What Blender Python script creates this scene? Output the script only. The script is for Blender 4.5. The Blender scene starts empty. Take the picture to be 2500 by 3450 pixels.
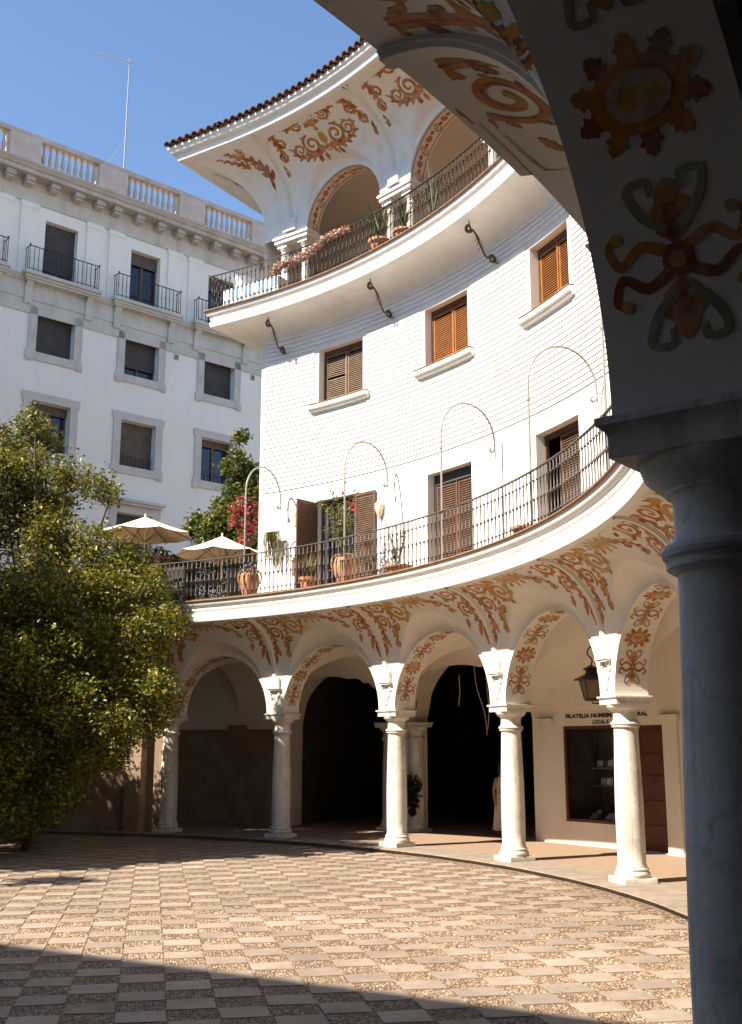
import bpy, bmesh, math, random
import numpy as np
from mathutils import Vector, Matrix

random.seed(7)
RNG = np.random.default_rng(7)
sc = bpy.context.scene
COL = sc.collection
PI = math.pi
rad = math.radians

# ------------------------------------------------------------------ camera, sky, sun, exposure
CAM_H = 2.1
cam_d = bpy.data.cameras.new('camera')
cam = bpy.data.objects.new('camera', cam_d); COL.objects.link(cam)
cam.location = (0, 0, CAM_H)
PITCH = math.atan(799.0 / 3700.0)
cam.rotation_euler = (PI / 2 + PITCH, 0, 0)
cam_d.sensor_fit = 'HORIZONTAL'
cam_d.sensor_width = 24.0
cam_d.lens = 24.0 * 3700.0 / 2500.0
cam_d.clip_start = 0.05
cam_d.clip_end = 3000
sc.camera = cam

SUN_EL, SUN_AZ = 46.0, 209.5          # azimuth (counter-clockwise from +x) the light comes from
world = bpy.data.worlds.new('World'); sc.world = world
world.use_nodes = True
wn = world.node_tree.nodes; wl = world.node_tree.links
wn.clear()
sky = wn.new('ShaderNodeTexSky'); sky.sky_type = 'NISHITA'; sky.sun_disc = False
sky.sun_elevation = rad(SUN_EL); sky.sun_rotation = rad((90 - SUN_AZ) % 360)
sky.air_density = 1.0; sky.dust_density = 0.05; sky.ozone_density = 3.6
bg = wn.new('ShaderNodeBackground'); bg.inputs['Strength'].default_value = 0.092
wo = wn.new('ShaderNodeOutputWorld')
wl.new(sky.outputs[0], bg.inputs['Color']); wl.new(bg.outputs[0], wo.inputs['Surface'])

sun_d = bpy.data.lights.new('sun', 'SUN'); sun_d.energy = 5.0; sun_d.angle = rad(0.53)
sun_d.color = (1.0, 0.90, 0.76)
sun = bpy.data.objects.new('sun', sun_d); COL.objects.link(sun)
ldir = Vector((-math.cos(rad(SUN_AZ)) * math.cos(rad(SUN_EL)), -math.sin(rad(SUN_AZ)) * math.cos(rad(SUN_EL)), -math.sin(rad(SUN_EL))))
sun.rotation_euler = ldir.to_track_quat('-Z', 'Y').to_euler()
sun.location = (-30, -20, 40)

sc.view_settings.view_transform = 'Standard'
sc.view_settings.look = 'None'
sc.view_settings.gamma = 1.0
sc.view_settings.use_curve_mapping = False
sc.view_settings.exposure = 1.38
sc.render.engine = 'CYCLES'
sc.cycles.max_bounces = 8
sc.cycles.diffuse_bounces = 2
sc.cycles.use_denoising = True

# ------------------------------------------------------------------ geometry of the place
CX, CY = -12.2507, 14.0622            # centre of the round building
LIFTZ = .228
GZ = -0.08                            # level of the plaza
def P3(th, R, z):                     # local point of the round building
    t = rad(th); return (R * math.cos(t), R * math.sin(t), z)
def W3(th, R, z):
    p = P3(th, R, z); return (p[0] + CX, p[1] + CY, z)

# ------------------------------------------------------------------ materials
MATS = {}
def new_mat(name):
    m = bpy.data.materials.new(name); m.use_nodes = True
    nt = m.node_tree; b = nt.nodes['Principled BSDF']
    MATS[name] = m
    return m, nt, b
def N(nt, t, **kw):
    n = nt.nodes.new(t)
    for k, v in kw.items(): setattr(n, k, v)
    return n
def tex_coord(nt, kind='Object'):
    return N(nt, 'ShaderNodeTexCoord').outputs[kind]
def noise(nt, scale, detail=4, rough=.6, vec=None):
    n = N(nt, 'ShaderNodeTexNoise'); n.inputs['Scale'].default_value = scale
    n.inputs['Detail'].default_value = detail; n.inputs['Roughness'].default_value = rough
    if vec is not None: nt.links.new(vec, n.inputs['Vector'])
    return n
def ramp(nt, fac, stops):
    r = N(nt, 'ShaderNodeValToRGB')
    e = r.color_ramp.elements
    while len(e) < len(stops): e.new(0.5)
    for i, (p, c) in enumerate(stops):
        e[i].position = p; e[i].color = (c[0], c[1], c[2], 1)
    nt.links.new(fac, r.inputs[0]); return r.outputs[0]
def bump(nt, b, h, strength, dist=.01):
    n = N(nt, 'ShaderNodeBump'); n.inputs['Strength'].default_value = strength
    n.inputs['Distance'].default_value = dist
    nt.links.new(h, n.inputs['Height']); nt.links.new(n.outputs[0], b.inputs['Normal'])
def mix(nt, a, c, fac, mode='MIX'):
    n = N(nt, 'ShaderNodeMix', data_type='RGBA', blend_type=mode)
    if isinstance(fac, (int, float)): n.inputs[0].default_value = fac
    else: nt.links.new(fac, n.inputs[0])
    for s, v in ((6, a), (7, c)):
        if isinstance(v, tuple): n.inputs[s].default_value = (v[0], v[1], v[2], 1)
        else: nt.links.new(v, n.inputs[s])
    return n.outputs[2]
def rough_mat(name, c1, c2, scale=3.0, rough=.85, bscale=60, bstr=.25, bdist=.004, spec=.25, stain=None, rnd=0.0):
    """worn mineral surface: two tones, optional vertical stains, fine grain"""
    m, nt, b = new_mat(name)
    co = tex_coord(nt)
    n1 = noise(nt, scale, 6, .65, co)
    col = ramp(nt, n1.outputs[0], [(.35, c1), (.68, c2)])
    if stain:
        mp = N(nt, 'ShaderNodeMapping'); mp.inputs['Scale'].default_value = (1, 1, .18)
        nt.links.new(co, mp.inputs[0])
        n2 = noise(nt, 2.2, 7, .7, mp.outputs[0])
        f = N(nt, 'ShaderNodeMapRange'); f.inputs[1].default_value = .52; f.inputs[2].default_value = .78
        f.inputs[4].default_value = stain[1]
        nt.links.new(n2.outputs[0], f.inputs[0])
        col = mix(nt, col, stain[0], f.outputs[0])
    if rnd:
        oi = N(nt, 'ShaderNodeObjectInfo'); hv = N(nt, 'ShaderNodeHueSaturation')
        r = N(nt, 'ShaderNodeMapRange'); r.inputs[3].default_value = 1 - rnd; r.inputs[4].default_value = 1 + rnd
        nt.links.new(oi.outputs['Random'], r.inputs[0]); nt.links.new(r.outputs[0], hv.inputs['Value'])
        nt.links.new(col, hv.inputs['Color']); col = hv.outputs[0]
    nt.links.new(col, b.inputs['Base Color'])
    b.inputs['Roughness'].default_value = rough
    b.inputs['Specular IOR Level'].default_value = spec
    n3 = noise(nt, bscale, 5, .7, co)
    bump(nt, b, n3.outputs[0], bstr, bdist)
    return m
def marble_mat():
    m, nt, b = new_mat('pale_marble'); co = tex_coord(nt)
    oi = N(nt, 'ShaderNodeObjectInfo')
    sh = N(nt, 'ShaderNodeVectorMath', operation='ADD'); nt.links.new(co, sh.inputs[0])
    cx = N(nt, 'ShaderNodeCombineXYZ'); mu = N(nt, 'ShaderNodeMath', operation='MULTIPLY'); mu.inputs[1].default_value = 37
    nt.links.new(oi.outputs['Random'], mu.inputs[0]); nt.links.new(mu.outputs[0], cx.inputs[2]); nt.links.new(cx.outputs[0], sh.inputs[1]); co = sh.outputs[0]
    n1 = noise(nt, 2.2, 8, .7, co); col = ramp(nt, n1.outputs[0], [(.3, (.50, .45, .37)), (.5, (.65, .61, .54)), (.72, (.76, .73, .67))])
    for sc_, lo, hi, c, k in (((7, 7, .5), .50, .72, (.36, .28, .19), .75), ((26, 26, 1.4), .56, .75, (.30, .25, .19), .6), ((9, 9, 9), .64, .72, (.24, .19, .14), .7)):
        mp = N(nt, 'ShaderNodeMapping'); mp.inputs['Scale'].default_value = sc_; nt.links.new(co, mp.inputs[0])
        n2 = noise(nt, 1.0, 6, .65, mp.outputs[0]); f = N(nt, 'ShaderNodeMapRange'); f.inputs[1].default_value = lo; f.inputs[2].default_value = hi; f.inputs[4].default_value = k
        nt.links.new(n2.outputs[0], f.inputs[0]); col = mix(nt, col, c, f.outputs[0])
    v = N(nt, 'ShaderNodeTexVoronoi', feature='DISTANCE_TO_EDGE'); v.inputs['Scale'].default_value = 1.7
    wv = noise(nt, 3, 4, .6, co); wm_ = mix(nt, co, wv.outputs[1], .35); nt.links.new(wm_, v.inputs['Vector'])
    vr = N(nt, 'ShaderNodeMapRange'); vr.inputs[1].default_value = 0; vr.inputs[2].default_value = .02; vr.inputs[3].default_value = .4; vr.inputs[4].default_value = 0
    nt.links.new(v.outputs['Distance'], vr.inputs[0]); col = mix(nt, col, (.33, .29, .24), vr.outputs[0])
    nt.links.new(col, b.inputs['Base Color']); b.inputs['Roughness'].default_value = .6
    n3 = noise(nt, 40, 6, .75, co); bump(nt, b, n3.outputs[0], .7, .010)
    return m
def flat_mat(name, c, rough=.6, metal=0.0, spec=.4, var=.12, scale=12):
    m, nt, b = new_mat(name)
    n1 = noise(nt, scale, 4, .6, tex_coord(nt))
    lo = tuple(x * (1 - var) for x in c); hi = tuple(min(1, x * (1 + var)) for x in c)
    nt.links.new(ramp(nt, n1.outputs[0], [(.3, lo), (.7, hi)]), b.inputs['Base Color'])
    b.inputs['Roughness'].default_value = rough; b.inputs['Metallic'].default_value = metal
    b.inputs['Specular IOR Level'].default_value = spec
    return m

M_WHITE = rough_mat('white_plaster', (.76, .74, .70), (.82, .81, .78), 1.3, stain=((.60, .55, .47), .35))
M_BOARD = rough_mat('white_painted_board', (.77, .75, .71), (.83, .82, .79), 2.0, rough=.7)
M_CREAM = rough_mat('cream_plaster', (.70, .64, .55), (.76, .71, .62), 1.6, stain=((.52, .44, .33), .3))
M_VAULT = rough_mat('vault_plaster', (.72, .65, .54), (.79, .73, .62), 1.0, stain=((.55, .45, .33), .3))
M_CORN = rough_mat('cornice_plaster', (.74, .72, .68), (.80, .79, .76), 2.5, stain=((.52, .47, .40), .5))
M_MARBLE = marble_mat()
M_COOL = rough_mat('grey_white_plaster', (.85, .80, .71), (.88, .84, .765), .8, stain=((.58, .57, .55), .35))
M_STONE = rough_mat('grey_trim_stone', (.54, .50, .44), (.64, .60, .53), 1.5, stain=((.33, .29, .25), .6))
M_PARAPET = rough_mat('weathered_parapet', (.44, .38, .33), (.57, .51, .46), 1.2, stain=((.27, .23, .20), .7))
M_PINK = rough_mat('worn_pedestal', (.52, .42, .36), (.62, .54, .48), 2.0, stain=((.36, .29, .24), .5))
M_IRON = flat_mat('dark_iron', (.035, .032, .03), .5, .3)
M_RAIL = flat_mat('grey_painted_iron', (.095, .085, .075), .55, .2)
M_POLE = flat_mat('grey_galvanised_pole', (.30, .29, .27), .5, .3)
M_RUST = flat_mat('rusty_wrought_iron', (.10, .065, .045), .7, .1, var=.4)
M_SHUT = flat_mat('orange_wood_shutter', (.30, .115, .03), .5, var=.25, scale=6)
M_SHUTG = flat_mat('weathered_wood_shutter', (.17, .115, .075), .7, var=.25, scale=6)
M_SHUTD = flat_mat('brown_wood_shutter', (.115, .06, .035), .6, var=.3, scale=6)
M_DOOR = flat_mat('red_brown_door', (.10, .032, .018), .5, var=.3, scale=6)
M_DARK = flat_mat('dark_interior', (.02, .018, .016), .9, spec=.1)
M_TERRA = rough_mat('terracotta', (.42, .18, .085), (.56, .28, .14), 6, rough=.8, bscale=80, rnd=.08)
M_TILEEDGE = rough_mat('terracotta_edge', (.20, .115, .07), (.31, .19, .12), 5, rough=.8)
M_ROOF = rough_mat('old_roof_tile', (.085, .05, .042), (.20, .115, .085), 7, rough=.9, bscale=50, bstr=.5, rnd=.35)
def paint_mat(name, c, fade=.38):
    """old fresco colour: uneven strokes, worn through to the plaster in places"""
    m, nt, b = new_mat(name); co = tex_coord(nt)
    n1 = noise(nt, 11, 5, .65, co); n2 = noise(nt, 3.1, 8, .72, co); n3 = noise(nt, 34, 4, .7, co)
    col = ramp(nt, n1.outputs[0], [(.28, tuple(x * .62 for x in c)), (.5, c), (.74, tuple(min(1, x * 1.35 + .03) for x in c))])
    f = N(nt, 'ShaderNodeMath', operation='ADD'); nt.links.new(n2.outputs[0], f.inputs[0])
    g2 = N(nt, 'ShaderNodeMath', operation='MULTIPLY'); g2.inputs[1].default_value = .35; nt.links.new(n3.outputs[0], g2.inputs[0]); nt.links.new(g2.outputs[0], f.inputs[1])
    r = N(nt, 'ShaderNodeMapRange'); r.inputs[1].default_value = .60; r.inputs[2].default_value = .88; r.inputs[4].default_value = fade
    nt.links.new(f.outputs[0], r.inputs[0])
    nt.links.new(mix(nt, col, (.70, .63, .53), r.outputs[0]), b.inputs['Base Color'])
    b.inputs['Roughness'].default_value = .9; b.inputs['Specular IOR Level'].default_value = .15
    return m
M_OCHRE = paint_mat('ochre_paint', (.47, .175, .036))
M_RED = paint_mat('red_brown_paint', (.29, .08, .024))
M_GOLD = paint_mat('gold_paint', (.50, .26, .05))
M_GREYG = paint_mat('grey_green_paint', (.27, .24, .15))
M_LINE = paint_mat('tan_outline_paint', (.50, .36, .23))  # tan for the drawn outlines of the ornament
M_CANVAS = flat_mat('cream_canvas', (.78, .68, .52), .9, spec=.1, var=.05)
M_BLIND = flat_mat('dark_roller_blind', (.075, .068, .066), .7, var=.2, scale=3)
M_BLINDB = flat_mat('brown_roller_blind', (.13, .10, .08), .7, var=.2, scale=3)
M_WOODF = flat_mat('window_wood', (.12, .07, .045), .6, var=.25)
M_BARK = rough_mat('bark', (.06, .045, .032), (.14, .11, .08), 9, rough=.95, bscale=22, bstr=.8, bdist=.02)
M_BRICKY = rough_mat('brown_wall', (.22, .15, .10), (.33, .24, .16), 2, stain=((.12, .085, .06), .6))
M_DIMWALL = rough_mat('shade_darkened_wall', (.07, .05, .038), (.12, .09, .065), 1.5, stain=((.05, .038, .03), .5))  # plaster round the camera, darkened in colour to deepen the shade there
M_BLUE = flat_mat('blue_white_tile', (.30, .45, .58), .5, var=.3, scale=20)
M_WHITEC = flat_mat('white_cloth', (.78, .78, .76), .9, spec=.1, var=.05)
M_PINKC = flat_mat('dry_flower', (.60, .30, .19), .9, spec=.1, var=.3, scale=30)
M_SKIN = flat_mat('skin', (.42, .24, .16), .6, var=.05)
M_HAIR = flat_mat('dark_hair', (.03, .02, .015), .7, var=.2)
M_BOOK = flat_mat('pale_card', (.55, .50, .44), .8, var=.15)
M_BLACK = flat_mat('black_lettering', (.025, .02, .018), .8, var=.1)
M_STEM = flat_mat('plant_stem', (.10, .085, .04), .9, var=.2)
M_WICKER = flat_mat('dark_wicker', (.035, .03, .028), .8, var=.3, scale=40)
M_TINT = flat_mat('aged_lamp_glass', (.20, .16, .10), .25, spec=.5, var=.2)

def glass_mat(name, c, rough=.05):
    m, nt, b = new_mat(name)
    b.inputs['Base Color'].default_value = (*c, 1); b.inputs['Roughness'].default_value = rough
    b.inputs['Specular IOR Level'].default_value = .8
    n = noise(nt, 1.5, 2, .5, tex_coord(nt)); bump(nt, b, n.outputs[0], .05, .02)
    return m
M_GLASS = glass_mat('dark_window_glass', (.012, .016, .025))
def clear_glass(name):
    m, nt, b = new_mat(name)
    t = N(nt, 'ShaderNodeBsdfTransparent'); t.inputs[0].default_value = (.82, .85, .85, 1)
    g = N(nt, 'ShaderNodeBsdfGlossy'); g.inputs['Roughness'].default_value = .03
    f = N(nt, 'ShaderNodeLayerWeight'); f.inputs[0].default_value = .10
    mx = N(nt, 'ShaderNodeMixShader')
    nt.links.new(f.outputs['Fresnel'], mx.inputs[0]); nt.links.new(t.outputs[0], mx.inputs[1]); nt.links.new(g.outputs[0], mx.inputs[2])
    nt.links.new(mx.outputs[0], nt.nodes['Material Output'].inputs['Surface'])
    return m
M_PANE = clear_glass('shop_glass')

def leaf_mat(name, c1, c2, trans=.35):
    m, nt, b = new_mat(name)
    g = N(nt, 'ShaderNodeNewGeometry')
    n1 = noise(nt, .8, 3, .6, tex_coord(nt))
    f = N(nt, 'ShaderNodeMath', operation='ADD')
    s = N(nt, 'ShaderNodeMath', operation='MULTIPLY'); s.inputs[1].default_value = .7
    nt.links.new(g.outputs['Random Per Island'], s.inputs[0])
    s2 = N(nt, 'ShaderNodeMath', operation='MULTIPLY'); s2.inputs[1].default_value = .45
    nt.links.new(n1.outputs[0], s2.inputs[0])
    nt.links.new(s.outputs[0], f.inputs[0]); nt.links.new(s2.outputs[0], f.inputs[1])
    col = ramp(nt, f.outputs[0], [(.15, c1), (.9, c2)])
    nt.links.new(col, b.inputs['Base Color'])
    b.inputs['Roughness'].default_value = .42; b.inputs['Specular IOR Level'].default_value = .45
    tr = N(nt, 'ShaderNodeBsdfTranslucent'); nt.links.new(col, tr.inputs[0])
    mx = N(nt, 'ShaderNodeMixShader'); mx.inputs[0].default_value = trans
    nt.links.new(b.outputs[0], mx.inputs[1]); nt.links.new(tr.outputs[0], mx.inputs[2])
    nt.links.new(mx.outputs[0], nt.nodes['Material Output'].inputs['Surface'])
    return m
M_LEAF = leaf_mat('tree_leaf', (.075, .078, .009), (.30, .25, .035))
M_LEAFD = leaf_mat('dark_leaf', (.010, .018, .006), (.03, .045, .012), .15)
M_LEAFG = leaf_mat('fresh_leaf', (.035, .07, .015), (.11, .15, .035))
M_LEAFY = leaf_mat('dry_leaf', (.13, .13, .03), (.28, .25, .08))
M_AGAVE = leaf_mat('agave_leaf', (.08, .11, .05), (.22, .24, .12), .15)
M_FLOWER = leaf_mat('bougainvillea_flower', (.48, .02, .07), (.72, .10, .16), .35)

# paving
def pebble_mat():
    m, nt, b = new_mat('pebble_mosaic')
    co = tex_coord(nt)
    v = N(nt, 'ShaderNodeTexVoronoi'); v.inputs['Scale'].default_value = 24; nt.links.new(co, v.inputs['Vector'])
    sep = N(nt, 'ShaderNodeSeparateColor'); nt.links.new(v.outputs['Color'], sep.inputs[0])
    col = ramp(nt, sep.outputs[0], [(0, (.13, .083, .053)), (.45, (.225, .155, .10)), (.8, (.32, .225, .145)), (1, (.45, .355, .25))])
    dr = ramp(nt, v.outputs['Distance'], [(.3, (1, 1, 1)), (.7, (.55, .5, .45))])
    col = mix(nt, col, dr, 1.0, 'MULTIPLY')
    nt.links.new(col, b.inputs['Base Color']); b.inputs['Roughness'].default_value = .7
    inv = N(nt, 'ShaderNodeMath', operation='SUBTRACT'); inv.inputs[0].default_value = 1
    nt.links.new(v.outputs['Distance'], inv.inputs[1])
    bump(nt, b, inv.outputs[0], .9, .02)
    return m
M_PEBBLE = pebble_mat()
def stone_pebble():
    m, nt, b = new_mat('pebble_stone')
    g = N(nt, 'ShaderNodeNewGeometry')
    col = ramp(nt, g.outputs['Random Per Island'], [(0, (.11, .07, .045)), (.4, (.20, .135, .085)), (.8, (.30, .21, .135)), (1, (.45, .35, .245))])
    sl = noise(nt, .45, 6, .7, g.outputs['Position'])
    col = mix(nt, col, ramp(nt, sl.outputs[0], [(.35, (.74, .71, .68)), (.62, (1, 1, 1))]), 1.0, 'MULTIPLY')
    nt.links.new(col, b.inputs['Base Color']); b.inputs['Roughness'].default_value = .6
    return m
M_PSTONE = stone_pebble()
def slab_mat():
    m, nt, b = new_mat('paving_slab')
    co = tex_coord(nt, 'Generated'); cw = N(nt, 'ShaderNodeNewGeometry')
    n1 = noise(nt, 2.0, 8, .7, cw.outputs['Position'])
    col = ramp(nt, n1.outputs[0], [(.3, (.255, .20, .16)), (.55, (.325, .265, .212)), (.8, (.385, .32, .265))])
    oi = N(nt, 'ShaderNodeObjectInfo')
    ad = N(nt, 'ShaderNodeMath', operation='ADD'); nt.links.new(oi.outputs['Random'], ad.inputs[0]); nt.links.new(cw.outputs['Random Per Island'], ad.inputs[1])
    fr = N(nt, 'ShaderNodeMath', operation='FRACT'); nt.links.new(ad.outputs[0], fr.inputs[0])
    hv = N(nt, 'ShaderNodeHueSaturation')
    r = N(nt, 'ShaderNodeMapRange'); r.inputs[3].default_value = .82; r.inputs[4].default_value = 1.14
    nt.links.new(fr.outputs[0], r.inputs[0]); nt.links.new(r.outputs[0], hv.inputs['Value']); nt.links.new(col, hv.inputs['Color'])
    sl = noise(nt, .45, 6, .7, cw.outputs['Position']); sd = noise(nt, 7, 5, .7, cw.outputs['Position'])
    c2 = mix(nt, hv.outputs[0], ramp(nt, sl.outputs[0], [(.35, (.74, .71, .68)), (.62, (1, 1, 1))]), 1.0, 'MULTIPLY')
    c2 = mix(nt, c2, ramp(nt, sd.outputs[0], [(.30, (.66, .62, .58)), (.42, (1, 1, 1))]), 1.0, 'MULTIPLY')
    nt.links.new(c2, b.inputs['Base Color']); b.inputs['Roughness'].default_value = .75
    n2 = noise(nt, 45, 6, .75, cw.outputs['Position']); bump(nt, b, n2.outputs[0], .5, .006)
    return m
M_SLAB = slab_mat()
M_FLOOR = rough_mat('arcade_floor_pebble', (.23, .15, .10), (.36, .26, .18), 30, rough=.8, bscale=45, bstr=.8, bdist=.01)
M_KERB = rough_mat('kerb_stone', (.22, .175, .135), (.31, .255, .20), 3, rough=.7, rnd=.08)
M_BORDER = rough_mat('border_stone', (.21, .165, .125), (.30, .245, .19), 3, rough=.75, bscale=60, bstr=.4)
M_DIMFLOOR = rough_mat('shade_darkened_floor', (.045, .04, .038), (.08, .07, .065), 3, rough=.7)  # unseen floor round the camera, coloured dark to hold back bounced light
M_EARTH = rough_mat('city_ground', (.25, .21, .17), (.34, .29, .24), .5)

# ------------------------------------------------------------------ mesh helpers
class MB:
    def __init__(s): s.v = []; s.f = []; s.mi = []; s.cur = 0
    def add(s, vs, fs):
        o = len(s.v); s.v.extend(vs)
        for f in fs: s.f.append([i + o for i in f]); s.mi.append(s.cur)
    def box(s, x0, x1, y0, y1, z0, z1, fn=None):
        vs = [(x, y, z) for z in (z0, z1) for y in (y0, y1) for x in (x0, x1)]
        if fn: vs = [fn(*p) for p in vs]
        s.add(vs, [(0, 2, 3, 1), (4, 5, 7, 6), (0, 1, 5, 4), (2, 6, 7, 3), (0, 4, 6, 2), (1, 3, 7, 5)])
    def grid(s, rows, close=False, flip=False):
        n = len(rows[0]); o = [p for r in rows for p in r]; fs = []
        for i in range(len(rows) - 1):
            for j in range(n if close else n - 1):
                k = (j + 1) % n
                q = (i * n + j, i * n + k, (i + 1) * n + k, (i + 1) * n + j)
                fs.append(q[::-1] if flip else q)
        s.add(o, fs)
    def lathe(s, prof, seg=20, origin=(0, 0, 0), cap=True):
        ox, oy, oz = origin
        rows = [[(ox + r * math.cos(2 * PI * j / seg), oy + r * math.sin(2 * PI * j / seg), oz + z) for j in range(seg)] for r, z in prof]
        s.grid(rows, close=True)
        if cap:
            s.add(rows[-1], [tuple(range(seg))]); s.add(rows[0], [tuple(range(seg))[::-1]])
    def tube(s, pts, r, seg=6, cap=True):
        pts = [Vector(p) for p in pts]; n = len(pts)
        rr = r if isinstance(r, (list, tuple)) else [r] * n
        rows = []; up = Vector((0, 0, 1)); prev = None
        for i in range(n):
            t = (pts[min(i + 1, n - 1)] - pts[max(i - 1, 0)])
            if t.length < 1e-9: t = Vector((0, 0, 1))
            t.normalize()
            if prev is None:
                a = t.orthogonal().normalized()
            else:
                a = prev - t * prev.dot(t)
                a = a.normalized() if a.length > 1e-6 else t.orthogonal().normalized()
            prev = a; b = t.cross(a)
            rows.append([tuple(pts[i] + a * (rr[i] * math.cos(2 * PI * j / seg)) + b * (rr[i] * math.sin(2 * PI * j / seg))) for j in range(seg)])
        s.grid(rows, close=True)
        if cap:
            s.add(rows[-1], [tuple(range(seg))]); s.add(rows[0], [tuple(range(seg))[::-1]])
    def build(s, name, mats, parent=None, smooth=False, loc=None, rotz=None, kind=None, angle=None):
        me = bpy.data.meshes.new(name)
        me.from_pydata(s.v, [], s.f)
        mats = mats if isinstance(mats, (list, tuple)) else [mats]
        for m in mats: me.materials.append(m)
        if len(mats) > 1: me.polygons.foreach_set('material_index', s.mi)
        if smooth:
            me.polygons.foreach_set('use_smooth', [True] * len(me.polygons))
            if angle:
                me.validate(); me.set_sharp_from_angle(angle=rad(angle))
        me.update()
        return link(name, me, parent, loc, rotz, kind)

def link(name, me, parent=None, loc=None, rotz=None, kind=None):
    o = bpy.data.objects.new(name, me); COL.objects.link(o)
    if parent is not None: o.parent = parent
    if loc is not None: o.location = loc
    if rotz is not None: o.rotation_euler = (0, 0, rotz)
    if kind: o['kind'] = kind
    return o
def tag(o, label=None, cat=None, group=None, kind=None):
    if label: o['label'] = label
    if cat: o['category'] = cat
    if group: o['group'] = group
    if kind: o['kind'] = kind
    return o
def thing(name, label, cat, loc=(0, 0, 0), rotz=0, group=None):
    o = bpy.data.objects.new(name, None); COL.objects.link(o)
    o.location = loc; o.rotation_euler = (0, 0, rotz); o.empty_display_size = .2
    return tag(o, label, cat, group)
def copy_tree(o, parent=None):
    c = o.copy(); COL.objects.link(c)
    if parent is not None: c.parent = parent
    for ch in list(o.children): copy_tree(ch, c)
    return c
def np_mesh(name, V, F, mats, parent=None, mi=None, smooth=False, loc=None, kind=None):
    """V (n,3), F (m,k) arrays"""
    me = bpy.data.meshes.new(name)
    nv, nf, k = len(V), len(F), F.shape[1]
    me.vertices.add(nv); me.vertices.foreach_set('co', np.ascontiguousarray(V, dtype=np.float32).ravel())
    me.loops.add(nf * k); me.loops.foreach_set('vertex_index', np.ascontiguousarray(F, dtype=np.int32).ravel())
    me.polygons.add(nf)
    me.polygons.foreach_set('loop_start', np.arange(0, nf * k, k, dtype=np.int32))
    for m in mats: me.materials.append(m)
    if mi is not None: me.polygons.foreach_set('material_index', mi.astype(np.int32))
    if smooth: me.polygons.foreach_set('use_smooth', np.ones(nf, dtype=bool))
    me.update(calc_edges=True)
    return link(name, me, parent, loc, None, kind)

def leaves(centers, size, mats, name, parent=None, mi=None, up=.35, kind='stuff', jitter=.35, aspect=.55):
    """one small folded leaf per centre: 2 tris around a mid rib"""
    n = len(centers)
    nrm = RNG.normal(size=(n, 3)); nrm[:, 2] = np.abs(nrm[:, 2]) * (1 + up) + up
    nrm /= np.linalg.norm(nrm, axis=1)[:, None]
    a = RNG.normal(size=(n, 3)); a -= nrm * (a * nrm).sum(1)[:, None]; a /= np.linalg.norm(a, axis=1)[:, None]
    b = np.cross(nrm, a)
    L = (size * (1 + jitter * RNG.uniform(-1, 1, n)))[:, None]
    base = centers - a * L * .5; tip = centers + a * L * .5 - nrm * L * .12
    l = centers + b * L * aspect * .5 + nrm * L * .10; r = centers - b * L * aspect * .5 + nrm * L * .10
    V = np.stack([base, l, tip, r], 1).reshape(-1, 3)
    i = np.arange(n) * 4
    F = np.concatenate([np.stack([i, i + 2, i + 1], 1), np.stack([i, i + 3, i + 2], 1)], 0)
    m2 = None if mi is None else np.concatenate([mi, mi])
    return np_mesh(name, V, F, mats, parent, m2, kind=kind)

def plate(mb, xs, zs, holes, fn, y0=0.0, depth=0.0):
    """wall sheet over the grid xs x zs without the holes (x0,x1,z0,z1), plus reveals going to y0+depth"""
    xs = sorted(set(list(xs) + [h[i] for h in holes for i in (0, 1)])); zs = sorted(set(list(zs) + [h[i] for h in holes for i in (2, 3)]))
    idx = {}
    for i, x in enumerate(xs):
        for j, z in enumerate(zs): idx[(i, j)] = len(idx)
    vs = [fn(x, y0, z) for x in xs for z in zs]
    fs = []
    for i in range(len(xs) - 1):
        for j in range(len(zs) - 1):
            cx, cz = (xs[i] + xs[i + 1]) / 2, (zs[j] + zs[j + 1]) / 2
            if any(h[0] < cx < h[1] and h[2] < cz < h[3] for h in holes): continue
            fs.append((idx[(i, j)], idx[(i + 1, j)], idx[(i + 1, j + 1)], idx[(i, j + 1)]))
    mb.add(vs, fs)
    if depth:
        for (a, b, c, d) in holes:
            hx = [x for x in xs if a <= x <= b]; hz = [z for z in zs if c <= z <= d]
            mb.grid([[fn(a, y0, z) for z in hz], [fn(a, y0 + depth, z) for z in hz]])
            mb.grid([[fn(b, y0 + depth, z) for z in hz], [fn(b, y0, z) for z in hz]])
            mb.grid([[fn(x, y0, d) for x in hx], [fn(x, y0 + depth, d) for x in hx]])
            mb.grid([[fn(x, y0 + depth, c) for x in hx], [fn(x, y0, c) for x in hx]])
def lin(a, b, n): return [a + (b - a) * i / n for i in range(n + 1)]

# ------------------------------------------------------------------ ground, plaza
g = MB(); g.box(-600, 600, -600, 600, -1.0, GZ - .05)
tag(g.build('ground', M_EARTH), kind='structure')

# plaza: a pebble bed with a chequer of raised slabs
PA = rad(11.0); TW, TD = .433, .398
ex = np.array([math.cos(PA), math.sin(PA)]); ey = np.array([-math.sin(PA), math.cos(PA)])
org = np.array([-2.05, 11.62])
def cell_xy(i, j, a, b): return org + ex * ((i + a) * TW) + ey * ((j + b) * TD)
plaza_mb = MB()
RP = 16.42
rim = [(CX + RP * math.cos(2 * PI * k / 160), CY + RP * math.sin(2 * PI * k / 160), GZ - .008) for k in range(160)]
plaza_mb.add(rim, [tuple(range(160))])
plaza = plaza_mb.build('plaza_floor', M_PEBBLE); tag(plaza, kind='structure')
cells = []
for i in range(-46, 60):
    for j in range(-46, 60):
        c = cell_xy(i, j, .5, .5)
        dC = math.hypot(c[0] - CX, c[1] - CY)
        if dC < RP - .28: cells.append((i, j, c))
def in_view(c): return c[1] > 6.5 and -0.40 < c[0] / c[1] < .33
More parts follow.
